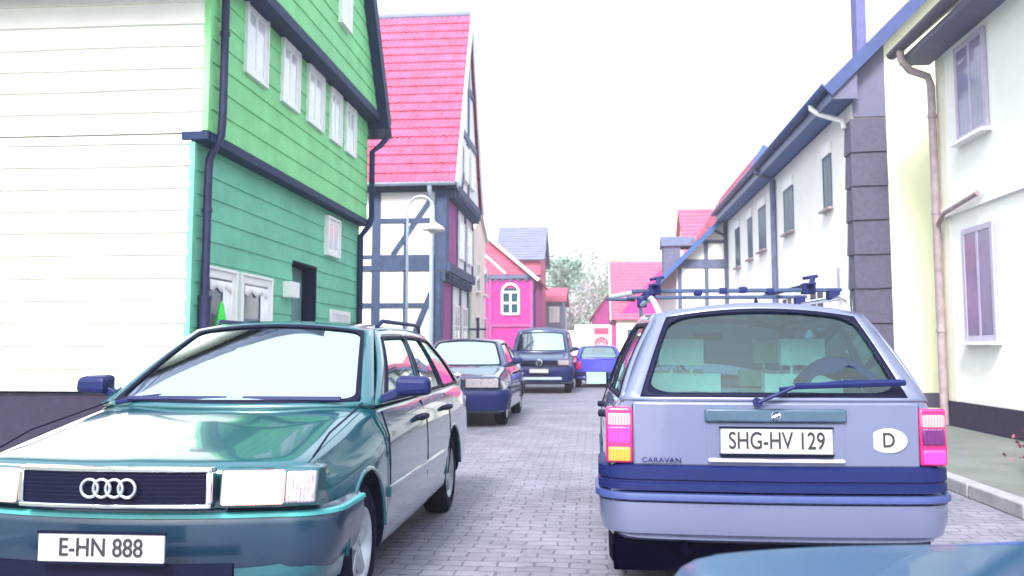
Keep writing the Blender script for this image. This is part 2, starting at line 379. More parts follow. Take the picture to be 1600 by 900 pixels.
# windows, upper row (small casements in wide white surrounds)
for (a, c, z0, z1) in ((9.72,10.34,4.46,5.24),(10.92,11.52,4.46,5.22),(11.95,12.62,4.46,5.20),(13.02,13.55,4.46,5.19),(13.86,14.4,4.46,5.18)):
    window(fu, H, a, c, z0-.02, z1, fw=.07, pm='win_pale', depth=.05, casing=.035, mull=True)
window(fg, H, 12.75, 13.2, 6.15, 6.9, fw=.07, pm='win_pale', depth=.08, casing=.04)
# ground storey windows
wa = window(fl, H, 9.08, 9.86, 1.15, 2.10, fw=.085, pm='win_dark', depth=.06, mull=False, casing=.035)
wb = window(fl, H, 10.04, 10.98, 1.15, 2.10, fw=.085, pm='win_dark', depth=.06, mull=False, casing=.035)
for w_, (a, c) in ((wa, (9.52, 9.78)), (wb, (10.64, 10.9))):
    b = MB(); b.grid(lambda s, t: fl.p(a+(c-a)*s, 1.24+.75*t, .058+.006*math.sin(s*22)), 24, 1); b.build('curtain', 'curtain', w_, smooth=True, solid=.004)
for w_, a, c in ((wa, 9.17, 9.78), (wb, 10.13, 10.9)):
    b = MB(); b.grid(lambda s, t: fl.p(a+(c-a)*s, 1.99-(.10+.025*math.sin(s*16))*t, .064+.006*math.sin(s*30)), 24, 2); b.build('valance', 'curtain', w_, smooth=True, solid=.004)
b = MB(); b.lathe_x([(-.0,0)], 3)
v = MB()
prof = [(0,.0),(.0,.09),(.1,.115),(.38,.11),(.52,.07),(.62,.04),(.66,.0)]
for i in range(16):
    pass
def lathe_z(mb, prof, c, n=20, sy=1):
    k = len(mb.v); m = len(prof)
    for j in range(n):
        th = 2*PI*j/n
        for (z, r_) in prof: mb.v.append(Vector((c[0]+r_*math.cos(th), c[1]+r_*sy*math.sin(th), c[2]+z)))
    for j in range(n):
        for i in range(m-1):
            a = k+j*m+i; q = k+((j+1)%n)*m+i; mb.f.append((a,q,q+1,a+1))
    return mb
lathe_z(v, [(z, r_*.55) for z, r_ in prof], (WX+.14, 9.30, 1.108), sy=1.6)
tag(v.build('vase', 'leafgreen', smooth=True), 'bright green vase on the ledge outside the leftmost ground floor window', 'vase')
b = MB(); fl.box(b, 9.05, 11.02, 1.07, 1.108, .0, .26); b.build('window_ledge', 'white_paint', H, bevel=.008)
window(fl, H, 13.3, 13.9, 2.72, 3.25, fw=.07, pm='win_pale', depth=.08, casing=.04)
window(fl, H, 13.6, 14.7, 1.45, 1.86, fw=.07, pm='win_pale', depth=.06, mull=False)
# door recess
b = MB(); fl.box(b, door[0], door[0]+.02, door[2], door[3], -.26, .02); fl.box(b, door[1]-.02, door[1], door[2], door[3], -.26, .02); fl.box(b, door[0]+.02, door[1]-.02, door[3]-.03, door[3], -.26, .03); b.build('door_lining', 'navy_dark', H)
b = MB(); fl.box(b, door[0]+.03, door[1]-.03, door[2], door[3]-.04, -.24, -.19)
for z0 in (.4, 1.35): fl.box(b, door[0]+.15, door[1]-.15, z0, z0+.75, -.19, -.175)
d = b.build('door', 'door_grey', H, bevel=.006); b = MB(); fl.box(b, door[0]+.1, door[0]+.14, 1.15, 1.28, -.17, -.12); b.build('handle', 'chrome', d, bevel=.004)
b = MB(); b.box((WX+.02, 11.50, 1.93), (WX+.15, 11.83, 2.14)); b.build('letter_box', 'white_paint', H, bevel=.01)
b = MB(); fl.box(b, 11.5, 13.3, 0, .18, .0, .45); b.build('door_step', 'kerb', H, bevel=.015)
# downpipes
b = MB(); b.tube([(WX+.23,8.99,5.1),(WX+.23,8.99,3.75),(WX+.22,8.99,3.5),(WX+.10,8.99,3.25),(WX+.09,8.99,3.1),(WX+.09,8.99,.12)], .043, 12); b.tube([(WX+.09,8.99,1.78),(WX+.09,8.99,.12)], .065, 12); b.tube([(WX+.09,8.99,1.76),(WX+.09,8.99,1.80)], .072, 12)
for z in (4.6,2.7): b.tube([(WX+(.23 if z>4 else .09),8.99,z-.02),(WX+(.23 if z>4 else .09),8.99,z+.02)], .053, 12)
b.build('downpipe', 'dark_pipe', H, smooth=True)
b = MB(); b.tube([(WX+.45,15.5,5.0),(WX+.35,15.42,4.85),(WX+.24,15.30,4.72),(WX+.24,15.3,3.55),(WX+.20,15.3,3.4),(WX+.08,15.2,3.2),(WX+.08,15.2,.12)], .05, 12); b.build('downpipe', 'dark_board', H, smooth=True)

# ================================================================== half-timbered house with pink roof
TY0, TY1 = 23.0, 28.0; TXR = -4.0; TXL = -11.0; TR = (TY0+TY1)/2
T = thing('half_timbered_house', 'half-timbered house with steep pink tiled roof and jettied street gable', 'house', (-7.5, TR, 0))
b = MB(); b.box((TXL,TY0,0),(TXR,TY1,3.25)); b.box((TXL,TY0+.001,3.25),(TXR+.14,TY1,5.45)); b.build('wall', 'plaster', T)
tf = Fr((0, TY0, 0), (1,0,0), (0,-1,0)); b = MB()
for x in (-9.6,-7.9,-5.72): tf.box(b, x-.11, x+.11, .4, 5.36, 0, .035)
tf.box(b, TXR-.18, TXR+.0, .4, 3.27, 0, .04); tf.box(b, TXR-.16, TXR+.15, 3.7, 5.36, 0, .04)
tf.box(b, TXL, TXR+.14, 5.36, 5.56, -.01, .05)
tf.box(b, TXL, TXR-.2, 4.55, 4.67, 0, .034); tf.box(b, TXL, TXR+.15, 3.29, 3.70, 0, .05)
tf.box(b, TXL, TXR-.18, 2.32, 2.44, 0, .034); tf.box(b, TXL, TXR, .4, .6, 0, .045)
tf.beam(b, (-5.28,3.7), (-4.25,5.2), .13, 0, .03); tf.beam(b, (-4.85,1.2), (-4.25,2.7), .15, 0, .03); tf.beam(b, (-7.8,3.7), (-6.6,5.3), .13, 0, .03)
tf.box(b, -4.99, -4.91, .6, 4.55, 0, .02)
b.build('timber_frame', 'timber', T)
b = MB(); tf.box(b, TXL, TXR, 0, .4, -.02, .06); b.build('plinth', 'plinth', T)
b = MB(); tf.box(b, -6.6, -5.84, 3.42, 3.58, .05, .06); b.build('white_band', 'white_paint', T)
# street front
ts1 = Fr((TXR, 0, 0), (0,1,0), (1,0,0)); ts2 = Fr((TXR+.14,0,0), (0,1,0), (1,0,0)); ts3 = Fr((TXR+.36,0,0), (0,1,0), (1,0,0))
b = MB(); ts1.box(b, TY0, TY1, 0, .4, 0, .06); b.build('plinth', 'plinth', T)
b = MB()
for y in (23.1,24.7,26.3,27.9): ts1.box(b, y-.1, y+.1, .4, 3.05, 0, .04); ts2.box(b, y-.1, y+.1, 3.5, 5.2, 0, .04)
ts1.box(b, TY0, TY1, 3.02, 3.25, 0, .12); ts2.box(b, TY0-.02, TY1, 3.26, 3.5, -.05, .10); ts2.box(b, TY0-.02, TY1, 5.2, 5.42, 0, .22)
ts3.box(b, TY0-.05, TY1+.05, 5.43, 5.62, -.4, .05)
for y in [TY0+.2+.42*i for i in range(11)]: ts1.box(b, y, y+.16, 3.06, 3.22, .12, .20); ts2.box(b, y, y+.16, 5.23, 5.39, .22, .32)
b.build('street_frame', 'timber', T)
for a_ in ((ts2, 23.2, 24.6, 3.5, 5.2), (ts1, 23.2, 24.6, .6, 3.02)): b = MB(); a_[0].box(b, *a_[1:], .0, .02); b.build('brick_infill', 'infill_purple', T)
for (y, z0, z1, f_) in ((25.0,3.8,4.9,ts2),(26.6,3.8,4.9,ts2),(25.0,1.3,2.5,ts1),(26.6,1.3,2.5,ts1)):
    window(f_, T, y, y+1.0, z0, z1, fw=.07, pm='win_pale', depth=.07, bars=1)
RZ = 11.0; ez = 5.55; ov = .45
sl = (RZ-ez)/(TR-TY0)
b = MB(); b.add([ts3.p(TY0,5.62,-.02), ts3.p(TY1,5.62,-.02), ts3.p(TR,RZ-.12,-.02), ts3.p(TY0,5.62,-.3), ts3.p(TY1,5.62,-.3), ts3.p(TR,RZ-.12,-.3)], [(0,1,2),(3,5,4),(0,3,4,1),(1,4,5,2),(2,5,3,0)]); b.build('gable_wall', 'plaster', T)
b = MB()
for z in (7.3, 8.8): k = (z-5.6)/sl; ts3.box(b, TY0+k, TY1-k, z-.09, z+.09, -.02, .03)
for y in (25.5,): k = 5.6+sl*min(y-TY0, TY1-y)-.4; ts3.box(b, y-.08, y+.08, 5.62, k, -.02, .027)
ts3.beam(b, (24.3,5.7), (25.3,7.2), .1, -.02, .025)
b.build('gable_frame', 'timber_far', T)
window(ts3, T, 24.55, 25.25, 5.95, 6.95, fw=.08, pm='win_pale', depth=.07); window(ts3, T, 25.8, 26.5, 5.95, 6.95, fw=.08, pm='win_pale', depth=.07)
XR = TXR+.42
r = roof_slope((TXL,TY0-ov*.6,ez-.02),(XR,TY0-ov*.6,ez-.02),(XR,TR,RZ),(TXL,TR,RZ), course=.30, lip=.035, nu=44, wave=.035)
r2 = roof_slope((XR,TY1+ov*.6,ez-.02),(TXL,TY1+ov*.6,ez-.02),(TXL,TR,RZ),(XR,TR,RZ), course=.30, nu=44, wave=.035); r.add(r2.v, r2.f); r.build('roof', 'tile', T)
b = MB(); b.tube([(TXL,TR,RZ+.08),(XR+.05,TR,RZ+.08)], .11, 10); b.build('ridge_tiles', 'tile_grey', T, smooth=True)
b = MB(); vf = Fr((XR+.02,0,0),(0,1,0),(1,0,0)); vf.beam(b, (TY0-ov*.6,ez-.05),(TR,RZ+.02), .28, 0, .05); vf.beam(b, (TY1+ov*.6,ez-.05),(TR,RZ+.01), .28, .002, .048); b.build('verge_board', 'white_paint', T)
def gutter(mb, a, b_, r_=.075):
    a = Vector(a); b_ = Vector(b_); t = (b_-a).normalized(); s_ = t.cross(Vector((0,0,1))); n = 8
    mb.grid(lambda u, v: a.lerp(b_, u) + s_*(r_*math.cos(PI+PI*v)) + Vector((0,0,r_*math.sin(PI+PI*v))), 1, n); return mb
b = MB(); gutter(b, (TXL,TY0-.36,ez-.0), (XR,TY0-.36,ez-.0)); b.build('gutter', 'zinc', T, smooth=True, solid=.012)
b = MB(); b.tube([(-4.25,TY0-.36,ez-.08),(-4.25,TY0-.34,ez-.2),(-4.22,TY0-.12,ez-.45),(-4.22,TY0-.12,.3)], .06, 10); b.build('downpipe', 'zinc', T, smooth=True)

# street lamp with a hooked arm
L = thing('street_lamp', 'slim street lamp with hooked arm and round shade in front of the pink-roofed half-timbered house', 'street lamp', (-4.22, 20, 0))
b = MB(); b.tube([(-4.25,20,0),(-4.25,20,.9)], .06, 10); b.build('base', 'zinc', L, smooth=True)
b = MB(); pts = [(-4.25,20,.9),(-4.25,20,4.4)] + [(-4.25+.3*(1-math.cos(a)),20,4.4+.33*math.sin(a)) for a in [PI*k/10 for k in range(1,11)]] + [(-3.65,20,4.1)]
b.tube(pts, .028, 10); b.build('pole', 'zinc', L, smooth=True)
b = MB(); lathe_z(b, [(0,.0),(.0,.24),(.03,.26),(.10,.20),(.17,.08),(.22,.03),(.22,0)], (-3.65,20,3.93), 24); b.build('lamp_shade', 'white_paint', L, smooth=True)
b = MB(); lathe_z(b, [(-.07,0),(-.06,.08),(-.0,.15)], (-3.65,20,3.93), 20); b.build('lens', 'win_pale', L, smooth=True)

def simple_house(name, label, x0, x1, y0, y1, ez, rz, ridge='y', wallm='plaster', roofm='tile_far', ov=.3, loc=None):
    """plain house body with gable roof; ridge along x or y"""
    h = thing(name, label, 'house', ((x0+x1)/2, (y0+y1)/2, 0))
    b = MB(); b.box((x0,y0,0),(x1,y1,ez))
    if ridge == 'y':
        xm = (x0+x1)/2; b.add([(x0,y0,ez),(x1,y0,ez),(xm,y0,rz-.05),(x0,y1,ez),(x1,y1,ez),(xm,y1,rz-.05)], [(0,1,2),(3,5,4),(1,4,5,2),(2,5,3,0)])
    else:
        ym = (y0+y1)/2; b.add([(x0,y0,ez),(x0,y1,ez),(x0,ym,rz-.05),(x1,y0,ez),(x1,y1,ez),(x1,ym,rz-.05)], [(0,1,2),(3,5,4),(1,4,5,2),(2,5,3,0)])
    b.build('wall', wallm, h)
    if ridge == 'y':
        dz = (rz-ez)/((x1-x0)/2)*ov
        r = roof_slope((x0-ov,y1+ov,ez-dz),(x0-ov,y0-ov,ez-dz),(xm,y0-ov,rz),(xm,y1+ov,rz)); q = roof_slope((x1+ov,y0-ov,ez-dz),(x1+ov,y1+ov,ez-dz),(xm,y1+ov,rz),(xm,y0-ov,rz))
    else:
        dz = (rz-ez)/((y1-y0)/2)*ov
        r = roof_slope((x0-ov,y0-ov,ez-dz),(x1+ov,y0-ov,ez-dz),(x1+ov,ym,rz),(x0-ov,ym,rz)); q = roof_slope((x1+ov,y1+ov,ez-dz),(x0-ov,y1+ov,ez-dz),(x0-ov,ym,rz),(x1+ov,ym,rz))
    r.add(q.v, q.f); r.build('roof', roofm, h)
    return h

# pale house, then the magenta brick house further on
D = simple_house('plastered_house', 'narrow pale plastered house between the half-timbered house and the magenta brick house', -10, -4.45, 32.2, 36.2, 5.6, 6.5, 'x', 'cream_far', 'cream_far', ov=.12)
fd = Fr((0,32.2,0),(1,0,0),(0,-1,0)); fds = Fr((-4.45,0,0),(0,1,0),(1,0,0))
b = MB(); fd.box(b, -4.9,-4.5, 1.6, 4.7, .0, .06); b.build('shade_strip', mat('shade_green', (.18,.33,.27), .6), D)  # added strip: greenish shade of the side front put into its colour
for y in (33.2,35.4): window(fds, D, y, y+1, 1.2, 2.5, pm='win_dark', sill=True); window(fds, D, y, y+1, 3.4, 4.5, pm='win_dark', sill=True)
window(fd, D, -6.3, -5.4, 3.2, 4.4, pm='win_dark', sill=True)

B = simple_house('brick_house', 'magenta brick house with pink gable roof and an arched white window', -9.3, -3.1, 45, 53, 4.95, 7.6, 'y', 'brick', 'tile_far')
fb = Fr((0,45,0),(1,0,0),(0,-1,0))
b = MB(); b.add([(-9.25,44.97,5.0),(-3.15,44.97,5.0),(-6.2,44.97,7.5),(-9.25,44.99,5.0),(-3.15,44.99,5.0),(-6.2,44.99,7.5)],[(0,1,2),(3,5,4),(0,3,4,1),(1,4,5,2),(2,5,3,0)]); b.build('tile_hung_gable', 'tile_far', B)
b = MB(); fb.box(b, -9.3,-3.1, 4.78, 4.98, 0, .12)
for i in range(14): fb.box(b, -8.6+.39*i, -8.45+.39*i, 4.66, 4.78, 0, .08)
b.build('cornice', 'timber_far', B)
b = MB(); fb.box(b, -5.35,-5.2, .0, 4.78, 0, .07); fb.box(b, -3.25,-3.11, .0, 4.78, 0, .07); b.build('pilaster', 'infill_purple', B)
wn = MB(); wc = -4.25
for a in range(10):
    t0, t1 = PI*a/10, PI*(a+1)/10
    fb.beam(wn, (wc+.42*math.cos(t0), 4.1+.42*math.sin(t0)), (wc+.42*math.cos(t1), 4.1+.42*math.sin(t1)), .11, .0, .09)
for u in (-.42, 0, .42): fb.box(wn, wc+u-.05, wc+u+.05, 3.0, 4.12, 0, .088)
for z in (3.0, 3.55, 4.1): fb.box(wn, wc-.42, wc+.42, z-.05, z+.05, 0, .084)
wno = wn.build('arched_window', 'white_paint', B); b = MB(); fb.box(b, wc-.38, wc+.38, 3.03, 4.3, 0, .03); b.build('pane', 'win_teal', wno)
b = MB(); fb.box(b, -9.0, -3.11, 2.35, 2.5, 0, .06); b.build('string_course', 'infill_purple', B)
# white-boarded verge of a lean-to at the left of the brick house
b = MB(); fb.beam(b, (-6.2,7.58),(-2.8,4.68), .15, .31, .36); fb.beam(b, (-6.2,6.6),(-4.5,5.05), .1, .03, .08); b.build('verge_board', 'white_paint', B)
b = MB(); fb.box(b, -3.35,-2.65, 4.85, 4.95, .1, .25); b.tube([(-2.97,44.7,4.9),(-2.97,44.8,4.4),(-3.03,44.93,4.1),(-3.03,44.93,.2)], .06, 8); b.build('downpipe', 'dark_board', B)
G_ = simple_house('grey_roofed_house', 'taller pink house with a grey slate roof behind the magenta brick house', -6.0, -3.4, 56, 62, 7.0, 9.3, 'x', 'tile_far', 'tile_grey')
N_ = simple_house('grey_gabled_house', 'small grey house with pink roof at the end of the left row', -4.4, -2.3, 63, 70, 4.6, 5.7, 'x', 'tile_grey', 'tile_far')
fn = Fr((0,63,0),(1,0,0),(0,-1,0)); window(fn, N_, -3.2,-2.5,3.1,4.2, pm='win_pale'); window(fn, N_, -3.2,-2.5,1.0,2.2, pm='win_pale')

# ================================================================== RIGHT: long white house A
AX = 4.57; AY0, AY1 = 16.06, 31.0; AE = 5.6
A = thing('white_long_house', 'long white plastered house with blue eaves, slate-clad corner and cream gable wall', 'house', (7.5, 23.5, 0))
b = MB(); b.box((AX,AY0,0),(10.6,AY1,AE)); b.build('street_wall', 'plaster', A)
AM = 7.6; APK = 9.25; RW = 6.22
fa = Fr((AX,0,0),(0,1,0),(-1,0,0)); fag = Fr((0,AY0,0),(1,0,0),(0,-1,0))
b = MB(); b.add([(AX+.56,AY0-.03,.5),(10.6,AY0-.03,.5),(10.6,AY0-.03,RW-.06),(AM,AY0-.03,APK-.1),(AX+.56,AY0-.03,RW+.45),(AX+.56,AY0+.02,.5),(10.6,AY0+.02,.5),(10.6,AY0+.02,RW-.06),(AM,AY0+.02,APK-.1),(AX+.56,AY0+.02,RW+.45)],[(0,1,2,3,4),(9,8,7,6,5),(0,5,6,1),(1,6,7,2),(2,7,8,3),(3,8,9,4),(4,9,5,0)]); b.build('gable_wall', 'cream', A)
b = MB(); b.add([(AX+.01,AY0+.05,5.6),(10.59,AY0+.05,5.6),(10.59,AY0+.05,RW-.1),(AM,AY0+.05,APK-.15),(AX+.01,AY0+.05,RW-.1),(AX+.01,AY1-.05,5.6),(10.59,AY1-.05,5.6),(10.59,AY1-.05,RW-.1),(AM,AY1-.05,APK-.15),(AX+.01,AY1-.05,RW-.1)], [(0,1,2,3,4),(9,8,7,6,5),(0,5,6,1),(1,6,7,2),(2,7,8,3),(3,8,9,4),(4,9,5,0)]); b.build('gable_infill', 'slate_plain', A)
courses(fag, AX-.06, AX+.55, .5, 5.3, .60, lip=.03, seg=2, jit=.01, base=.03).build('slate_cladding', 'slate', A)
courses(Fr((AX,0,0),(0,1,0),(-1,0,0)), AY0-.03, AY0+.42, .5, 5.3, .60, lip=.03, seg=1, jit=.01, base=.03).build('slate_cladding', 'slate', A)
b = MB(); b.add([(AX,AY0-.05,5.33),(AX+.55,AY0-.05,5.33),(AX+.55,AY0-.05,RW+.47),(AX,AY0-.05,RW-.08),(AX,AY0-.002,5.33),(AX+.55,AY0-.002,5.33),(AX+.55,AY0-.002,RW+.47),(AX,AY0-.002,RW-.08)],[(0,1,2,3),(7,6,5,4),(0,4,5,1),(1,5,6,2),(2,6,7,3),(3,7,4,0)]); b.build('gable_board', 'slate_plain', A)
b = MB(); fa.box(b, AY0, AY1, 0, .5, 0, .03); fag.box(b, AX-.03, 10.6, 0, .5, 0, .05); b.build('plinth', 'plinth', A)
b = MB(); fa.box(b, AY0-.25, AY1+.1, 5.64, 5.72, 0, .38); b.build('soffit', 'soffit_blue', A)
b = MB(); fa.box(b, AY0-.25, AY1+.1, 5.60, 5.84, .38, .42); b.build('fascia', 'gutter_blue', A)
b = MB(); gutter(b, (AX-.50,AY0-.3,5.88),(AX-.50,AY1+.1,5.88), .08); b.build('gutter', 'gutter_blue', A, smooth=True, solid=.014)
b = MB(); yy = AY0-.27; qq = [(AX-.41,5.60),(AX+.02,5.60),(AX+.02,6.18),(AX-.41,5.78)]; b.hexa([(x,yy,z) for x,z in qq]+[(x,yy+.02,z) for x,z in qq]); b.build('eave_end', 'slate_plain', A)
sA = (APK-6.0)/(AM-AX+.5)
r = roof_slope((AX-.45,AY1+.2,5.80),(AX-.45,AY0-.28,5.80),(AM,AY0-.28,APK),(AM,AY1+.2,APK), course=.35); q = roof_slope((11.1,AY0-.28,5.80),(11.1,AY1+.2,5.80),(AM,AY1+.2,APK),(AM,AY0-.28,APK), course=.35); r.add(q.v,q.f); r.build('roof', 'tile_grey', A)
b = MB(); vg = Fr((0,AY0-.30,0),(1,0,0),(0,-1,0)); vg.beam(b, (AX-.50,5.73),(AM,APK), .22, 0, .04); vg.beam(b, (11.15,5.73),(AM+.01,APK-.01), .24, .001, .038); b.build('verge_board', 'gutter_blue', A)
b = MB(); b.box((5.02,17.2,6.0),(5.20,17.55,8.8)); ch = b.build('chimney', 'chimney', A)
for (a, c, z0, z1) in ((17.55,18.2,3.98,5.02),(20.9,21.95,3.98,5.02),(24.3,25.3,3.92,5.1),(26.35,27.1,3.88,5.08),(28.6,29.5,3.85,5.1)):
    window(fa, A, a, c, z0, z1, fw=.05, fm='timber_far', pm='win_teal', depth=.02, sill='copper')
    b = MB(); fa.box(b, a-.02, c+.02, z1+.002, z1+.24, 0, .045); b.build('shutter_box', 'white_paint', A, bevel=.008)
for a, c in ((18.3,19.6),(21.2,22.4),(25.0,26.2),(28.2,29.4)): window(fa, A, a, c, 1.3, 2.5, fw=.07, pm='win_teal', depth=.035, sill='copper')
b = MB(); b.tube([(AX-.50,AY0+.9,5.82),(AX-.50,AY0+.9,5.74),(AX-.4,AY0+.75,5.6),(AX-.08,AY0+.35,5.35),(AX-.07,AY0+.30,5.2)], .05, 10); b.build('downpipe', 'white_paint', A, smooth=True)
b = MB(); b.tube([(AX-.50,22.9,5.82),(AX-.48,22.9,5.7),(AX-.08,22.9,5.5),(AX-.08,22.9,.15)], .07, 10); b.build('downpipe', 'timber_far', A, smooth=True)
b = MB(); fa.box(b, 17.0,17.22, 2.2, 2.75, 0, .06); b.build('meter_box', 'zinc', A)

# near right white house
NX = 5.3; NY1 = 14.15
W = thing('white_near_house', 'white house at the right edge with pink-brown corner drainpipe and dark plinth', 'house', (9, 9, 0))
b = MB(); b.box((NX,4.0,0),(13,NY1,5.85)); b.build('wall', 'plaster', W)
fn_ = Fr((NX,0,0),(0,1,0),(-1,0,0))
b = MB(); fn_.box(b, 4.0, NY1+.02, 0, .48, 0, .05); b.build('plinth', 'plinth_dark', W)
b = MB(); fn_.box(b, 4.0, NY1, 3.22, 3.36, 0, .05); b.build('string_course', 'white_paint', W)
b = MB(); fn_.box(b, NY1-.34, NY1-.02, .48, 5.7, 0, .02); b.build('corner_strip', 'cream_far', W)
for (a, c) in ((12.35,13.35),(9.9,10.9),(7.4,8.4)):
    window(fn_, W, a, c, 4.22, 5.62, fw=.08, fm='win_frame', pm='win_mauve', depth=.05, sill='white_paint', bars=0)
    window(fn_, W, a, c, 1.35, 2.95, fw=.08, fm='win_frame', pm='win_mauve', depth=.05, sill='white_paint')
b = MB(); fn_.box(b, 3.6, NY1+.25, 5.72, 5.82, 0, .46); b.build('soffit', 'slate_plain', W)
b = MB(); gutter(b, (NX-.55,3.6,5.93),(NX-.55,NY1+.3,5.93), .085); b.build('gutter', 'slate', W, smooth=True, solid=.014)
r = roof_slope((NX-.5,NY1+.3,5.86),(NX-.5,3.6,5.86),(9.15,3.6,9.6),(9.15,NY1+.3,9.6)); q = roof_slope((13.4,3.6,5.86),(13.4,NY1+.3,5.86),(9.15,NY1+.3,9.6),(9.15,3.6,9.6)); r.add(q.v,q.f); r.build('roof', 'tile_grey', W)
b = MB(); b.add([(NX,NY1-.01,5.84),(13,NY1-.01,5.84),(9.15,NY1-.01,9.45),(NX,4.01,5.84),(13,4.01,5.84),(9.15,4.01,9.45)],[(0,1,2),(3,5,4),(1,4,5,2),(2,5,3,0)]); b.build('gable_wall', 'plaster', W)
b = MB(); b.tube([(NX-.55,NY1-.1,5.85),(NX-.55,NY1-.1,5.72),(NX-.42,NY1-.08,5.55),(NX-.14,NY1-.05,5.45),(NX-.10,NY1-.05,5.3),(NX-.10,NY1-.05,.12)], .06, 12)
for z in (1.5,3.3,4.8): b.tube([(NX-.10,NY1-.05,z),(NX-.10,NY1-.05,z+.05)], .072, 12)
b.tube([(NX-.10,NY1-.05,3.1),(NX-.12,NY1-.4,3.26),(NX-.12,NY1-1.6,3.36)], .035, 10); b.build('downpipe', 'copper', W, smooth=True)

# half-timbered house beyond A, projecting into the street
P_ = thing('half_timbered_house', 'half-timbered house with low pink roof beyond the long white house on the right', 'house', (6, 36, 0))
BX, BY = 2.85, 31.6; BXM = 5.9; BXR = 9.0; ZE = 3.55; ZP = 8.25; KX, KZ = 4.40, 5.72; k_ = (ZP-ZE-.0)/(BXM-BX+.65)
b = MB(); b.add([(BX,BY,0),(BXR,BY,0),(BXR,BY,4.2),(BXM,BY,ZP-.15),(KX,BY,KZ-.14),(BX,BY,4.12),(BX,41,0),(BXR,41,0),(BXR,41,4.2),(BXM,41,ZP-.15),(KX,41,KZ-.14),(BX,41,4.12)],[(0,1,2,3,4,5),(11,10,9,8,7,6),(0,6,7,1),(1,7,8,2),(2,8,9,3),(3,9,10,4),(4,10,11,5),(5,11,6,0)]); b.build('wall', 'plaster', P_)
fp = Fr((0,BY,0),(1,0,0),(0,-1,0)); b = MB()
for x in (2.95,3.87,4.55): fp.box(b, x-.07, x+.07, 0, min(4.15+(x-BX)*1.0, 6.2)-.15, 0, .04)
fp.box(b, BX, 4.6, 4.06, 4.36, 0, .05); fp.box(b, BX+.5, 4.6, 4.92, 5.03, 0, .035); fp.box(b, BX, 4.6, 2.2, 2.32, 0, .035); fp.beam(b, (3.9,5.5),(4.6,5.15), .09, 0, .03)
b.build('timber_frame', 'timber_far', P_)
r = roof_slope((BX-.65,41.3,ZE),(BX-.65,BY-.35,ZE),(KX,BY-.35,KZ),(KX,41.3,KZ), course=.33); q = roof_slope((KX,41.3,KZ),(KX,BY-.35,KZ),(BXM,BY-.35,ZP),(BXM,41.3,ZP), course=.33); r.add(q.v,q.f); q = roof_slope((BXR+.4,BY-.35,ZE),(BXR+.4,41.3,ZE),(BXM,41.3,ZP),(BXM,BY-.35,ZP)); r.add(q.v,q.f); r.build('roof', 'tile_far', P_)
b = MB(); vp = Fr((0,BY-.38,0),(1,0,0),(0,-1,0)); vp.beam(b, (BX-.7,ZE-.05),(KX+.02,KZ), .16, 0, .04); vp.beam(b, (KX,KZ-.03),(BXM,ZP+.02), .16, .001, .039); b.build('verge_board', 'soffit_blue', P_)
fps = Fr((BX,0,0),(0,1,0),(-1,0,0))
for y in (33,36,38.6): window(fps, P_, y, y+1, 1.2, 2.4, pm='win_dark')
simple_house('far_roof_house', 'far pink-roofed house showing just above the right half-timbered roof', 4.5, 9, 43, 50, 5.3, 8.4, 'x', 'cream_far', 'tile_far', ov=.2)
# dormer seen on the far slope
b = MB(); b.box((3.0,39.2,4.2),(3.7,40.6,5.7)); b.add([(2.9,39.1,5.7),(2.9,40.7,5.7),(2.9,39.9,6.2),(4.4,39.1,5.7),(4.4,40.7,5.7),(4.4,39.9,6.2)],[(0,2,1),(3,4,5),(0,3,5,2),(1,2,5,4),(0,1,4,3)]); b.build('dormer', 'timber_far', P_)

C_ = thing('pink_roofed_house', 'far house on the right almost all pink roof above the roof rack', 'house', (4, 62, 0))
b = MB(); b.add([(1.7,56,0),(7.5,56,0),(7.5,56,3.6),(4.6,56,6.7),(1.7,56,3.6),(1.7,66,0),(7.5,66,0),(7.5,66,3.6),(4.6,66,6.7),(1.7,66,3.6)],[(0,1,2,3,4),(9,8,7,6,5),(0,5,6,1),(1,6,7,2),(2,7,8,3),(3,8,9,4),(4,9,5,0)]); b.build('wall', 'brick', C_)
r = roof_slope((1.0,55.6,3.0),(8.2,55.6,3.0),(8.2,60,7.0),(1.0,60,7.0)); q = roof_slope((8.2,66,3.0),(1.0,66,3.0),(1.0,60,7.0),(8.2,60,7.0)); r.add(q.v,q.f); r.build('roof', 'tile_far', C_)
b = MB(); fc = Fr((0,55.9,0),(1,0,0),(0,-1,0)); fc.box(b, 1.3,7.8,0,3.3,0,.08); b.build('front_wall', 'cream_far', C_)
window(Fr((0,55.82,0),(1,0,0),(0,-1,0)), C_, 1.9, 2.9, 1.2, 2.5, pm='win_dark')
b = MB(); vv = Fr((.97,0,0),(0,1,0),(-1,0,0)); vv.beam(b, (55.6,2.95),(60,7.0),.25,0,.05); b.build('verge_board', 'white_paint', C_)
E_ = simple_house('red_gabled_house', 'small far red house behind the white and red van', -.2, 2.4, 80, 88, 4.2, 6.0, 'y', 'brick', 'tile_far')

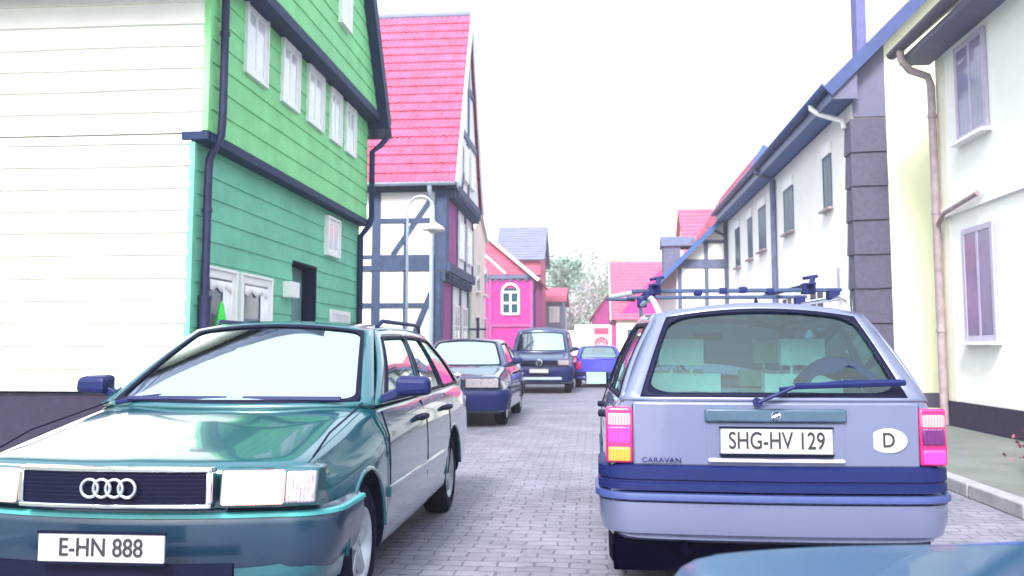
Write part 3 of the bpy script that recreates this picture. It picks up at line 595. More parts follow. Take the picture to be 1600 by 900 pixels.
# ================================================================== TREES
def leaf_mat(nm, c, tr=.3):
    m = mat(nm, c, .8, var=.3, scale=1.5, coord='Object'); return m
M['bark'] = mat('bark', (.22,.20,.24), .9, var=.3, scale=8)
M['bark_pale'] = mat('bark_pale', (.42,.42,.45), .9, var=.2, scale=8)
def tree(label, x, y, h, cr, leafm, barkm, nleaf, ls, seed, name='broadleaf_tree', base=.35, group='trees at the far end of the street'):
    rnd = random.Random(seed); t = thing(name, label, 'tree', (x,y,0), group=group)
    b = MB(); tips = []
    top = (x+rnd.uniform(-.3,.3), y, h*.82)
    b.tube([(x,y,0),(x+rnd.uniform(-.1,.1),y,h*.3),(x+rnd.uniform(-.3,.3),y,h*.55),top], [.17,.12,.08,.02], 8)
    for i in range(17):
        a = rnd.uniform(0,2*PI); z0 = h*rnd.uniform(base,.7); rr = cr*rnd.uniform(.45,1.0); z1 = z0 + h*rnd.uniform(.10,.28)
        p1 = (x+rr*.5*math.cos(a), y+rr*.5*math.sin(a), (z0+z1)/2+.1); p2 = (x+rr*math.cos(a), y+rr*math.sin(a), min(z1,h))
        b.tube([(x,y,z0),p1,p2], [.055,.035,.012], 6); tips.append((p1,1)); tips.append((p2,1))
        for j in range(3):
            q = (p2[0]+rnd.uniform(-.6,.6), p2[1]+rnd.uniform(-.6,.6), p2[2]+rnd.uniform(.0,.8)); b.tube([p1,q], [.02,.008], 5); tips.append((q,.8))
    b.build('trunk', barkm, t, smooth=True)
    c = MB()
    for i in range(nleaf):
        tp, s_ = rnd.choice(tips); g_ = .42*s_*cr/2.2
        p = Vector((tp[0]+rnd.gauss(0,g_), tp[1]+rnd.gauss(0,g_), tp[2]+rnd.gauss(0,g_*.8)))
        if p.z < .4: continue
        n = Vector((rnd.uniform(-1,1),rnd.uniform(-1,1),rnd.uniform(-.2,1))).normalized(); u = n.orthogonal().normalized(); v_ = n.cross(u); s2 = ls*rnd.uniform(.6,1.3)
        c.add([p-u*s2, p-v_*s2*.6, p+u*s2, p+v_*s2*.6], [(0,1,2,3)])
    c.build('crown', leafm, t, fixn=False)
    return t
M['leaf_pale'] = leaf_mat('leaf_pale', (.50,.53,.50)); M['leaf_mid'] = leaf_mat('leaf_mid', (.30,.38,.26)); M['leaf_dark'] = leaf_mat('leaf_dark', (.20,.32,.26)); M['leaf_brown'] = leaf_mat('leaf_brown', (.42,.38,.42))  # far haze is put into the paled leaf and bark colours
tree('haze-pale tree just right of the magenta brick house, with sky showing through', -2.6, 76, 10.6, 3.4, 'leaf_pale', 'bark_pale', 2600, .14, 1)
tree('tall pale green tree in the middle of the far street end', .1, 92, 11.0, 3.3, 'leaf_mid', 'bark_pale', 5200, .15, 2, base=.1)
tree('sparse brownish tree left of the tall pale green one', -2.7, 90, 10.0, 3.0, 'leaf_brown', 'bark_pale', 3000, .14, 3, base=.15)
tree('pale thin tree right of the tall pale green one', 3.6, 96, 10.6, 3.2, 'leaf_pale', 'bark_pale', 2800, .15, 4, base=.15)
tree('small dark green tree leaning above the roof of the grey end house', -2.6, 71.5, 8.3, 1.5, 'leaf_dark', 'bark', 1500, .14, 5, base=.62)
hm = MB(); rnd = random.Random(5)
for i in range(7000):
    p = Vector((rnd.uniform(-14,16), rnd.uniform(99,102), abs(rnd.gauss(0,1.6)))); n = Vector((rnd.uniform(-1,1),-1,rnd.uniform(-.5,1))).normalized(); u = n.orthogonal().normalized(); v_ = n.cross(u); s2 = rnd.uniform(.12,.28)
    hm.add([p-u*s2,p-v_*s2,p+u*s2,p+v_*s2],[(0,1,2,3)])
tag(hm.build('far_shrubbery', 'leaf_mid', fixn=False), 'low pale green shrubbery closing the far end of the street', 'shrubbery', kind='stuff')
# autumn leaves / low plant by the right wall
pl = thing('low_plant', 'low reddish-leaved plant on the pavement right of the silver estate car', 'plant', (4.1, 8.6, .11))
b = MB(); c = MB(); rnd = random.Random(9)
for i in range(16):
    a = rnd.uniform(0,2*PI); rr = rnd.uniform(.08,.38); q = (4.1+rr*math.cos(a), 8.6+rr*math.sin(a), .11+rnd.uniform(.12,.38)); b.tube([(4.1,8.6,.11),((4.1+q[0])/2,(8.6+q[1])/2,q[2]*.75),q], .008, 5)
    for j in range(14):
        p = Vector(q)+Vector((rnd.gauss(0,.07),rnd.gauss(0,.07),rnd.gauss(0,.05))); n = Vector((rnd.uniform(-1,1),rnd.uniform(-1,1),1)).normalized(); u = n.orthogonal().normalized(); v_ = n.cross(u); s2 = rnd.uniform(.018,.04)
        c.add([p-u*s2,p-v_*s2*.6,p+u*s2,p+v_*s2*.6],[(0,1,2,3)])
b.build('stems', 'bark', pl); c.build('leaves', mat('red_leaf', (.32,.06,.12), .7, var=.4, scale=20), pl, fixn=False)
# iron sign post by the timber house corner
sp = thing('sign_post', 'thin dark iron post with crossbar in front of the pale plastered house', 'post', (-3.62, 27.5, 0))
b = MB(); b.tube([(-3.62,27.5,0),(-3.62,27.5,2.15)], .035, 8); b.build('post', 'dark_board', sp)
b = MB(); b.tube([(-3.9,27.5,1.85),(-3.36,27.5,1.85)], .03, 8); b.tube([(-3.62,27.5,2.1),(-3.62,27.5,2.2)], .05, 8); b.build('crossbar', 'dark_board', sp)

# ================================================================== CARS
def catmull(P, n):
    out = []; m = len(P)
    for i in range(m-1):
        p0 = P[max(i-1,0)]; p1 = P[i]; p2 = P[i+1]; p3 = P[min(i+2,m-1)]
        for k in range(n):
            t = k/n; out.append(tuple(.5*((2*b)+(-a+c)*t+(2*a-5*b+4*c-d_)*t*t+(-a+3*b-3*c+d_)*t**3) for a,b,c,d_ in zip(p0,p1,p2,p3)))
    out.append(tuple(P[-1])); return out

def wheel(root, x, y, Rw, wd, sgn, rimm, spokes=5):
    t = MB(); hw = wd/2
    t.lathe_x([(-hw*.95,Rw*.62),(-hw,Rw*.72),(-hw*.97,Rw*.9),(-hw*.8,Rw*.985),(-hw*.4,Rw),(0,Rw*1.0),(hw*.4,Rw),(hw*.8,Rw*.985),(hw*.97,Rw*.9),(hw,Rw*.72),(hw*.95,Rw*.62)], 36, (x,y,Rw))
    w_ = MB(); o = sgn*hw
    w_.lathe_x([(o*.55,0),(o*.62,Rw*.10),(o*.70,Rw*.12),(o*.45,Rw*.2),(o*.35,Rw*.50),(o*.80,Rw*.57),(o*.95,Rw*.63)], 36, (x,y,Rw))
    for k in range(spokes):
        a = 2*PI*k/spokes+.3; d_ = Vector((0,math.cos(a),math.sin(a))); n_ = Vector((1,0,0)); c0 = Vector((x+o*.62,y,Rw))
        w_.bar(c0+d_*Rw*.1, c0+d_*Rw*.58, Rw*.17, hw*.28, n_)
    ob = t.build('tyre', 'rubber', root, smooth=True); ob.name = 'wheel'
    w_.build('rim', rimm, ob, smooth=True, bevel=.004)
    return ob

def make_car(p, name, label, loc, rotz, cat='car'):
    root = thing(name, label, cat, loc, rotz); ORG[root.name] = Vector((0,0,0))
    L, Wd = p['L'], p['W']; hw = Wd/2; yf = L/2; yr = -L/2
    bf, br_ = p.get('bowf', .14), p.get('bowr', .06)
    def warp(v):
        x, y, z = v; q = (x/hw)**2
        ff = max(0, (y-(yf-1.0))/1.0); fr_ = max(0, ((yr+.8)-y)/.8)
        return Vector((x, y - bf*q*ff*ff*(3-2*ff if ff < 1 else 1) + br_*q*fr_, z))
    zb = p.get('zb', .22)
    st = []
    for (y, wm, wsh, zsh, zt, zbb) in p['st']:
        st.append((y, wm, wsh, zsh, zt, zbb))
    st = catmull(st, 4)
    def section(s_):
        y, wm, wsh, zsh, zt, zbb = s_
        P = [(0,zbb),(wm-.22,zbb),(wm-.05,zbb+.02),(wm-.012,zbb+.12),(wm, zbb+.45*(zsh-zbb)),(wm-.012, zsh-.14),(wsh, zsh-.02),(wsh-.05, zsh+.45*(zt-zsh)+.01),(wsh*.72, zt-.25*(zt-zsh)*.3),(wsh*.36, zt-.004),(0,zt)]
        return [(a, y, c) for a, c in catmull(P, 3)]
    rings = []
    for s_ in st:
        h_ = section(s_); full = h_ + [(-a, b_, c) for a, b_, c in h_[-2:0:-1]]; rings.append(full)
    mb = MB(); m = len(rings[0])
    def cap(ring, inner):
        cz = sum(v[2] for v in ring)/m; out = []
        for f in (.97,.9,.75,.5,.25): out.append([(v[0]*f, v[1], cz+(v[2]-cz)*f) for v in ring])
        return out, (0, ring[0][1], cz)
    capf, cf = cap(rings[0], 0); capr, cr_ = cap(rings[-1], 0)
    allr = capf[::-1] + rings + capr
    for rg in allr: mb.v += [warp(v) for v in rg]
    for i in range(len(allr)-1):
        for j in range(m): a = i*m+j; b_ = i*m+(j+1)%m; mb.f.append((a,b_,b_+m,a+m))
    mb.v.append(warp(cf)); k = len(mb.v)-1
    for j in range(m): mb.f.append((j, k, (j+1)%m))
    mb.v.append(warp(cr_)); k = len(mb.v)-1; o0 = (len(allr)-1)*m
    for j in range(m): mb.f.append((o0+(j+1)%m, k, o0+j))
    body = mb.build('body', p['paint'], root, smooth=True, angle=50)
    # wheel arches
    Rw = p['R']; cut = MB()
    for wy in p['wy']:
        for sg in (-1,1): cut.tube([(sg*(hw-.26),wy,Rw+.01),(sg*(hw+.1),wy,Rw+.01)], Rw+.055, 40)
    co = cut.build('cut', 'rubber', root);  md = body.modifiers.new('b','BOOLEAN'); md.operation = 'DIFFERENCE'; md.object = co; md.solver = 'EXACT'
    co.data.materials.clear(); co.data.materials.append(M['plastic_blk'])
    try: md.material_mode = 'TRANSFER'
    except Exception: pass
    dg = bpy.context.evaluated_depsgraph_get(); me = bpy.data.meshes.new_from_object(body.evaluated_get(dg)); body.modifiers.clear(); body.data = me; bpy.data.objects.remove(co)
    for wy in p['wy']:
        for sg in (-1,1):
            wheel(root, sg*(hw-.125), wy, Rw, .19, sg, p.get('rim','alloy'))
            lp = MB(); wmx = hw-.012
            lp.tube([(sg*wmx, wy+(Rw+.06)*math.cos(a), Rw+.01+(Rw+.06)*math.sin(a)) for a in [R(4)+R(172)*k/26 for k in range(27)]], .012, 8); lp.build('wheel_arch', p.get('archm', p['paint']), root, smooth=True)
    # greenhouse
    g = p['gh']; xb, xr = g['xb'], g['xr']; zB, zR = g['zb'], g['zr']; crown = g.get('crown', .05)
    xbr = g.get('xbr', xb); xrr = g.get('xrr', xr); zBr = g.get('zbr', zB); zRr = g.get('zrr', zR)
    q = lambda s: 1-(2*s-1)**2
    lerp = lambda a, b_, t: a+(b_-a)*t
    bwf, bwr = g.get('bwf', .16), g.get('bwr', .06)
    def wsf(s, t, o=0): return Vector((lerp(-xb,xb,s)*(1-t)+lerp(-xr,xr,s)*t, lerp(g['cf'],g['rf'],t)+lerp(bwf,bwf*.5,t)*q(s)+o, lerp(zB,zR,t)+lerp(-.01,crown,t)*q(s)+.018*math.sin(PI*t)+o*.6))
    def rsf(s, t, o=0): return Vector((lerp(-xbr,xbr,s)*(1-t)+lerp(-xrr,xrr,s)*t, lerp(g['cr'],g['rr'],t)-lerp(bwr,bwr*.6,t)*q(s)-o, lerp(zBr,zRr,t)+lerp(0,crown,t)*q(s)+.012*math.sin(PI*t)+o*.3))
    def ssf(sg): 
        def f(s, t, o=0):
            xx = lerp(lerp(xb,xbr,s), lerp(xr,xrr,s), t) + .022*math.sin(PI*t) + o
            return Vector((sg*(xx + .03*q(s)*1), lerp(lerp(g['cf'],g['cr'],s), lerp(g['rf'],g['rr'],s), t), lerp(lerp(zB,zBr,s), lerp(zR,zRr,s), t)+.025*q(s)*t))
        return f
    def roof(s, t): return Vector((lerp(lerp(-xr,xr,s), lerp(-xrr,xrr,s), t)+ (2*s-1)*.03*q(t), lerp(g['rf']+bwf*.5*q(s), g['rr']-bwr*.6*q(s), t), lerp(zR,zRr,t)+crown*q(s)+.025*q(t)))
    b = MB(); b.grid(roof, 20, 20); b.build('roof', p['paint'], root, smooth=True, solid=.02)
    hf = g.get('hf', (.055,.06,.945,.94)); hr = g.get('hr', (.07,.08,.93,.92)); gm = p['glass']
    b = MB(); b.ring(wsf, (0,0,1,1), hf, .05); b.build('windscreen_frame', p['paint'], root, smooth=True, solid=.025)
    o = MB().disc(lambda s,t: wsf(s,t,.004), hf, .05, grow=.004).build('windscreen', gm, root, smooth=True)
    MB().ring(lambda s,t: wsf(s,t,.012), (hf[0]-.012,hf[1]-.02,hf[2]+.012,hf[3]+.015), (hf[0]+.006,hf[1]+.01,hf[2]-.006,hf[3]-.012), .05).build('seal', 'plastic_blk', o, smooth=True, solid=.006)
    b = MB(); b.ring(rsf, (0,0,1,1), hr, .11); b.build('tailgate_frame', p['paint'], root, smooth=True, solid=.025)
    o = MB().disc(lambda s,t: rsf(s,t,.004), hr, .11, grow=.004).build('rear_window', p.get('glassr', gm), root, smooth=True)
    MB().ring(lambda s,t: rsf(s,t,.013), (hr[0]-.014,hr[1]-.02,hr[2]+.014,hr[3]+.02), (hr[0]+.008,hr[1]+.02,hr[2]-.008,hr[3]-.02), .11).build('seal', 'plastic_blk', o, smooth=True, solid=.006)
    for sg in (-1,1):
        f = ssf(sg); ws = g['win']; b = MB(); edges = [0] + [ (ws[i][1]+ws[i+1][0])/2 for i in range(len(ws)-1)] + [1]
        for i, (s0,s1) in enumerate(ws):
            b.ring(f, (edges[i],0,edges[i+1],1), (s0,.05,s1,.88), .05, n=4)
        b.build('side_frame', p['paint'], root, smooth=True, solid=.022)
        for (s0,s1) in ws:
            o = MB().disc(lambda s,t: f(s,t,.003), (s0,.05,s1,.88), .05, n=4, grow=.002).build('side_window', gm, root, smooth=True)
            MB().ring(lambda s,t: f(s,t,.012), (s0-.008,.02,s1+.008,.91), (s0+.004,.075,s1-.004,.86), .05, n=4).build('seal', 'plastic_blk', o, smooth=True, solid=.006)
    # interior
    b = MB(); zi = zB+.015
    b.add([(-xb+.03,g['cf'],zi),(xb-.03,g['cf'],zi),(xbr-.03,g['cr']+.05,zBr+.012),(-xbr+.03,g['cr']+.05,zBr+.012)],[(0,1,2,3)]); b.build('cabin_interior', 'interior', root, solid=.01)
    if p.get('seats', True):
        sz = zB+.02
        for yy, zz in ((g['cf']-1.15, .0), (g['cf']-2.05, -.0)):
            for x in (-.36,.36):
                s_ = MB(); s_.box((x-.23,yy-.10,sz-.02),(x+.23,yy+.02,sz+.12+zz)); s_.box((x-.13,yy-.10,sz+.17+zz),(x+.13,yy-.01,sz+.33+zz)); s_.tube([(x-.06,yy-.05,sz+.1),(x-.06,yy-.05,sz+.2)],.01,6); s_.tube([(x+.06,yy-.05,sz+.1),(x+.06,yy-.05,sz+.2)],.01,6)
                s_.build('seat', p.get('seatm','seat'), root, bevel=.05)
        b = MB(); cy_ = g['cf']-.45; b.tube([(-.36+.18*math.cos(a), cy_-.1*math.sin(a), sz+.06+.15*math.sin(a)) for a in [2*PI*k/24 for k in range(25)]], .014, 6, cap=False); b.build('steering_wheel', 'plastic_blk', root, smooth=True)
        b = MB(); b.box((-.11,wsf(.5,.8).y-.10,wsf(.5,.8).z-.07),(.11,wsf(.5,.8).y-.07,wsf(.5,.8).z-.01)); b.build('rear_view_mirror', 'plastic_blk', root, bevel=.01)
    # door mirrors
    if p.get('mirrors', True):
        for sg in (-1,1):
            b = MB(); my = g['cf']-.22; mz = zB+p.get('mirz', .10); mo_ = p.get('miro', 0)
            b.hexa([(sg*(xb+.08-mo_),my-.06,mz-.07),(sg*(xb+.27-mo_),my-.04,mz-.055),(sg*(xb+.27-mo_),my+.05,mz-.04),(sg*(xb+.08-mo_),my+.08,mz-.05),(sg*(xb+.08-mo_),my-.06,mz+.06),(sg*(xb+.26-mo_),my-.04,mz+.055),(sg*(xb+.26-mo_),my+.05,mz+.04),(sg*(xb+.08-mo_),my+.08,mz+.045)])
            mo = b.build('door_mirror', p.get('mirm','plastic'), root, bevel=.025)
            b = MB(); b.bar((sg*(xb-.02),my+.02,zB+.02),(sg*(xb+.12),my+.01,mz-.02),.05,.05,(0,1,0)); b.build('mirror_arm', p.get('mirm','plastic'), mo, bevel=.008)
            b = MB(); b.box((min(sg*(xb+.095-mo_),sg*(xb+.255-mo_)),my-.075,mz-.05),(max(sg*(xb+.095-mo_),sg*(xb+.255-mo_)),my-.058,mz+.045)); b.build('mirror_glass', p.get('mirg','win_pale'), mo)
    # door shut lines, handles and side trim
    def side_pt(sg, y, z, off=.0):
        return Vector((sg*(p.get('wside', hw)-.004+off), y, z))
    for y in p.get('doors', ()):
        for sg in (-1,1): sl_ = MB(); sl_.tube([(sg*(hw-.018),y+.02,.32),(sg*(hw-.001),y+.01,.5),(sg*(hw-.004),y,.66),(sg*(hw-.012),y,zB-.16),(sg*(hw-.058),y-.01,zB-.03)], .0055, 5); sl_.build('door_gaps', 'plastic_blk', root)
    for y in p.get('handles', ()):
        for sg in (-1,1):
            b = MB(); b.box((min(sg*(hw-.03),sg*(hw+.028)),y-.10,zB-.14),(max(sg*(hw-.03),sg*(hw+.028)),y+.10,zB-.105)); b.build('door_handle', p.get('handlem','plastic_blk'), root, bevel=.012)
    if p.get('trim'):
        z = p['trim']
        for sg in (-1,1):
            b = MB(); y0, y1 = p['wy'][1]+Rw+.09, p['wy'][0]-Rw-.09; b.box((min(sg*(hw-.02),sg*(hw+.013)),y0,z-.03),(max(sg*(hw-.02),sg*(hw+.013)),y1,z+.03)); b.build('side_trim', p.get('trimm','plastic'), root, bevel=.008)
    root_data = dict(root=root, warp=warp, wsf=wsf, rsf=rsf, roof=roof, yf=yf, yr=yr, hw=hw)
    return root, root_data

def ubar(mb, prof, hw, yend, bow, back, sgn, nx=24, rc=.16, dep=.55):
    """bumper: profile [(out, z)] swept along a U path; sgn +1 front, -1 rear"""
    path = []
    for k in range(nx+1):
        x = -(hw-rc)+2*(hw-rc)*k/nx; path.append((x, yend-bow*(x/hw)**2, 0, 1))
    pts = []
    yc = yend-bow*((hw-rc)/hw)**2 - rc
    left = [(-hw, yend-dep, -1, 0), (-hw, yc, -1, 0)] + [(-(hw-rc)-rc*math.cos(a), yc+rc*math.sin(a), -math.cos(a), math.sin(a)) for a in [PI/2*k/7 for k in range(1,7)]]
    right = [(-x, y, -nx_, ny) for (x, y, nx_, ny) in left[::-1]]
    full = left + path + right
    k0 = len(mb.v); m = len(prof)
    for (x, y, nx_, ny) in full:
        for (o, z) in prof: mb.v.append(Vector((x+nx_*o, sgn*(y+ny*o), z)))
    for i in range(len(full)-1):
        for j in range(m-1): a = k0+i*m+j; mb.f.append((a, a+m, a+m+1, a+1))
    return mb

def fpanel(root_data, x0, x1, z0, z1, off, thick, end=1, nx=10, slant=0):
    """panel hugging the front (end=1) or rear (end=-1) face; slant moves top back"""
    warp = root_data['warp']; Y = root_data['yf'] if end > 0 else root_data['yr']; mb = MB(); vs = []
    def P(x, z, o):
        t = (z-z0)/(z1-z0) if z1 > z0 else 0
        v = warp((x, Y, z)); return Vector((v.x, v.y + end*(o - slant*t), z))
    for k in range(nx):
        a = x0+(x1-x0)*k/nx; c = x0+(x1-x0)*(k+1)/nx
        mb.hexa([P(a,z0,off-thick),P(c,z0,off-thick),P(c,z0,off),P(a,z0,off),P(a,z1,off-thick),P(c,z1,off-thick),P(c,z1,off),P(a,z1,off)])
    # interior faces between the slices are dropped
    bm = bmesh.new(); vv = [bm.verts.new(v) for v in mb.v]
    for f in mb.f:
        try: bm.faces.new([vv[i] for i in f])
        except Exception: pass
    bmesh.ops.remove_doubles(bm, verts=bm.verts, dist=1e-5)
    seen = {}
    for f in bm.faces: seen.setdefault(frozenset(v.index for v in f.verts), []).append(f)
    bm.verts.index_update(); seen = {}
    for f in bm.faces: seen.setdefault(frozenset(v.index for v in f.verts), []).append(f)
    dele = [f for fs in seen.values() if len(fs) > 1 for f in fs]
    if dele: bmesh.ops.delete(bm, geom=dele, context='FACES')
    bm.verts.index_update(); out = MB(); out.v = [v.co.copy() for v in bm.verts]; out.f = [tuple(v.index for v in f.verts) for f in bm.faces]; bm.free()
    return out

def plate(rd, txt, x, z, end, off, w_=.52, h_=.11, size=.085, sx=.85, parent=None, seal=True, txtm='ink'):
    warp = rd['warp']; Y = rd['yf'] if end > 0 else rd['yr']; y = warp((x, Y, z)).y + end*off
    b = MB(); b.box((x-w_/2, min(y, y+end*.012), z-h_/2), (x+w_/2, max(y, y+end*.012), z+h_/2)); po = b.build('number_plate', 'plate', rd['root'], bevel=.004)
    b = MB()
    for a in ((x-w_/2-.006,x+w_/2+.006,z-h_/2-.008,z-h_/2-.0),(x-w_/2-.006,x+w_/2+.006,z+h_/2,z+h_/2+.008)): b.box((a[0], min(y,y+end*.016), a[2]), (a[1], max(y,y+end*.016), a[3]))
    b.build('plate_holder', 'plastic_blk', po)
    rot = Matrix.Rotation(PI/2, 4, 'X') if end < 0 else Matrix.Rotation(PI, 4, 'Z') @ Matrix.Rotation(PI/2, 4, 'X')
    if txt: text_mesh(txt, size, txtm, po, Matrix.Translation((x, y+end*.0145, z)) @ rot, sx=sx)
    return po, y

def lamp_mat(nm, c, e, es): return mat(nm, c, .12, var=.1, scale=30, emit=e, es=es, coat=.5)
def ribbed(m, freq):
    n = m.node_tree.nodes; l = m.node_tree.links; b = n['Principled BSDF']; tc = n.new('ShaderNodeTexCoord')
    wv = n.new('ShaderNodeTexWave'); wv.bands_direction = 'X'; wv.inputs['Scale'].default_value = freq; wv.inputs['Distortion'].default_value = .3
    l.new(tc.outputs['Object'], wv.inputs['Vector']); bp = n.new('ShaderNodeBump'); bp.inputs['Strength'].default_value = .5; bp.inputs['Distance'].default_value = .004
    l.new(wv.outputs[0], bp.inputs['Height']); l.new(bp.outputs[0], b.inputs['Normal'])
    es = b.inputs['Emission Strength'].default_value
    if es and b.inputs['Emission Color'].default_value[0] > 0:
        mr = n.new('ShaderNodeMapRange'); mr.inputs[3].default_value = es*.55; mr.inputs[4].default_value = es*1.15; l.new(wv.outputs[0], mr.inputs[0]); l.new(mr.outputs[0], b.inputs['Emission Strength'])
M['lamp_clear'] = mat('lamp_clear', (.40,.36,.42), .12, metal=.3, var=.35, scale=40, coat=1)
M['lamp_lit'] = lamp_mat('headlamp_lit', (.08,.06,.06), (1,.29,.26), 1.2)
M['tail_red'] = mat('tail_red', (.55,.01,.14), .15, coat=1, var=.15, scale=60)
M['tail_red_lit'] = lamp_mat('tail_red_lit', (.6,.02,.25), (1,.04,.38), .55)
M['tail_white_lit'] = lamp_mat('tail_white_lit', (.1,.02,.03), (1,.23,.27), 1.1)
M['tail_orange_lit'] = lamp_mat('tail_orange_lit', (.6,.15,.02), (1,.16,.02), .8)
M['tail_dark'] = mat('tail_dark', (.10,.01,.12), .15, coat=1)

for k_m in ('lamp_clear','lamp_lit','tail_red_lit','tail_white_lit','tail_orange_lit','tail_dark'): ribbed(M[k_m], 22)
# ---- silver estate car seen from behind
silver = paint('silver_paint', (.15,.175,.30), .35, .34)
P = dict(L=4.25, W=1.69, R=.295, wy=(1.28,-1.24), paint=silver, glass=glass('estate_glass', (.60,.95,.93), .045), seatm='seat_pale', doors=(.95,-.05,-1.02), handles=(.15,-.85), trim=.52, bowr=.05, mirm='plastic', mirz=.055, miro=.06, mirg='mirror_dim',
 st=[(2.10,.70,.66,.60,.66,.30),(2.06,.78,.72,.66,.72,.25),(1.9,.825,.76,.74,.79,.22),(1.2,.845,.775,.86,.92,.20),(.95,.845,.775,.92,.97,.20),(0,.845,.785,.96,.985,.20),(-1.2,.845,.785,.98,1.0,.22),(-1.9,.84,.78,.985,1.0,.25),(-2.05,.825,.77,.985,1.0,.28),(-2.10,.81,.755,.98,.995,.30)],
 gh=dict(xb=.765,xr=.55,zb=.96,zr=1.42,cf=.98,rf=.30,cr=-2.06,rr=-1.72,xbr=.75,xrr=.55,zbr=.985,zrr=1.43,crown=.06,bwf=.18,bwr=.05,hr=(.07,.055,.93,.92),win=((.06,.34),(.37,.63),(.67,.95))))
SV, rd = make_car(P, 'estate_car', 'silver estate car with roof rack seen from behind, tail lights lit', (.885, 6.73, 0), 0)
SV.rotation_euler = (0, R(.0), R(.0))
# tailgate panel lines
for sg in (-1,1): b = MB(); b.tube([rd['warp']((sg*.70,-2.125,.55)), rd['warp']((sg*.70,-2.125,.97))], .004, 5); b.build('tailgate_gap', 'plastic_blk', SV)
fpanel(rd, -.70, .70, .665, .985, .012, .05, -1, 16).build('tailgate', silver, SV, smooth=True, bevel=.012)
# rear lamps
for sg in (-1,1):
    x0, x1 = (.70,.835) if sg > 0 else (-.835,-.70)
    cl = fpanel(rd, x0, x1, .675, .955, .014, .10, -1, 5).build('tail_light', 'tail_red', SV, smooth=True, bevel=.012)
    parts = ((.865,.925,'tail_white_lit'),(.775,.86,'tail_red_lit'),(.685,.755,'tail_orange_lit')) if sg < 0 else ((.865,.925,'tail_white_lit'),(.775,.86,'tail_dark'),(.685,.755,'tail_red_lit'))
    for (z0,z1,mm) in parts:
        fpanel(rd, x0+.012, x1-.012, z0, z1, .024, .02, -1, 5).build('lens', mm, cl, smooth=True, bevel=.008)
# bumper
b = MB(); ubar(b, [(-.03,.67),(.015,.672),(.04,.655),(.04,.60),(.03,.595),(.03,.585),(.04,.58),(.04,.545),(-.02,.535)], .835, 2.115, .05, 0, -1); b.build('bumper', 'plastic', SV, smooth=True, angle=40)
b = MB(); ubar(b, [(-.02,.538),(.052,.53),(.056,.515),(.056,.50),(.045,.492),(-.02,.49)], .835, 2.115, .05, 0, -1); b.build('bumper_strip', mat('strip_blue', (.04,.06,.20), .4), SV, smooth=True, angle=40)
b = MB(); ubar(b, [(-.02,.49),(.038,.485),(.036,.40),(.015,.33),(-.04,.295),(-.12,.29)], .835, 2.115, .05, 0, -1); b.build('bumper_skirt', silver, SV, smooth=True, angle=40)
b = MB(); b.box((-.80,-2.03,.13),(.76,-1.62,.31)); b.tube([(-.45,-2.14,.25),(-.45,-1.6,.26)], .03, 12); b.build('underbody_shade', 'shade_black', SV, bevel=.01)  # box and pipe in near-black: shade under the car put into the colour
# plate recess, handle bar
fpanel(rd, -.335, .335, .685, .885, .016, .02, -1, 6).build('plate_recess', silver, SV, bevel=.004)
fpanel(rd, -.345, .345, .885, .955, .035, .04, -1, 6).build('handle_bar', mat('bar_teal', (.045,.085,.14), .4), SV, smooth=True, bevel=.012)
fpanel(rd, -.33, .33, .690, .708, .035, .03, -1, 6).build('plate_sill', mat('pale_trim', (.55,.58,.66), .3, metal=.2), SV, smooth=True, bevel=.006)
po, py = plate(rd, 'SHG-HV 129', 0, .795, -1, .020, .54, .125, .118, .74)
b = MB(); b.box((-.27,py-.012,.716),(.27,py,.730)); b.build('dealer_strip', 'plastic_blk', po)
b = MB(); yb = rd['warp']((0,-2.125,.92)).y-.037
b.tube([(.022*math.cos(a),yb,.92+.022*math.sin(a)) for a in [2*PI*k/20 for k in range(21)]], .004, 6, cap=False); b.tube([(-.018,yb,.912),(.004,yb,.922),(-.004,yb,.918),(.018,yb,.928)], .003, 5); b.build('emblem', 'chrome', SV)
# country sticker and badges
b = MB(); y = rd['warp']((.545,-2.125,.84)).y-.014
n = 32; k = len(b.v); b.v += [Vector((.545+.090*math.cos(2*PI*i/n), y-.003, .80+.060*math.sin(2*PI*i/n))) for i in range(n)] + [Vector((.545+.090*math.cos(2*PI*i/n), y+.01, .80+.060*math.sin(2*PI*i/n))) for i in range(n)]
b.f.append(tuple(range(n))); b.f += [(i,(i+1)%n,(i+1)%n+n,i+n) for i in range(n)]
st_ = b.build('country_sticker', 'plate', SV); text_mesh('D', .10, 'ink', st_, Matrix.Translation((.545,y-.006,.80)) @ Matrix.Rotation(PI/2,4,'X'), sx=.85)
text_mesh('CARAVAN', .035, 'plastic', SV, Matrix.Translation((-.56,rd['warp']((-.56,-2.125,.7)).y-.026,.694)) @ Matrix.Rotation(PI/2,4,'X') @ Matrix.Rotation(R(0),4,'Z'), name='badge', sx=1.2)
# rear wiper
b = MB(); yw = -2.16
b.tube([(-.085,-2.10,.985),(-.085,-2.17,.985)], .022, 10); b.tube([(-.085,-2.165,.985),(.10,-2.155,1.065)], .010, 8); b.tube([(.10,-2.155,1.065),(.64,-2.10,1.082)], .016, 6); b.tube([(.02,-2.16,1.05),(.32,-2.13,1.085),(.62,-2.095,1.09)], .010, 6); b.build('wiper', 'plastic', SV, smooth=True)
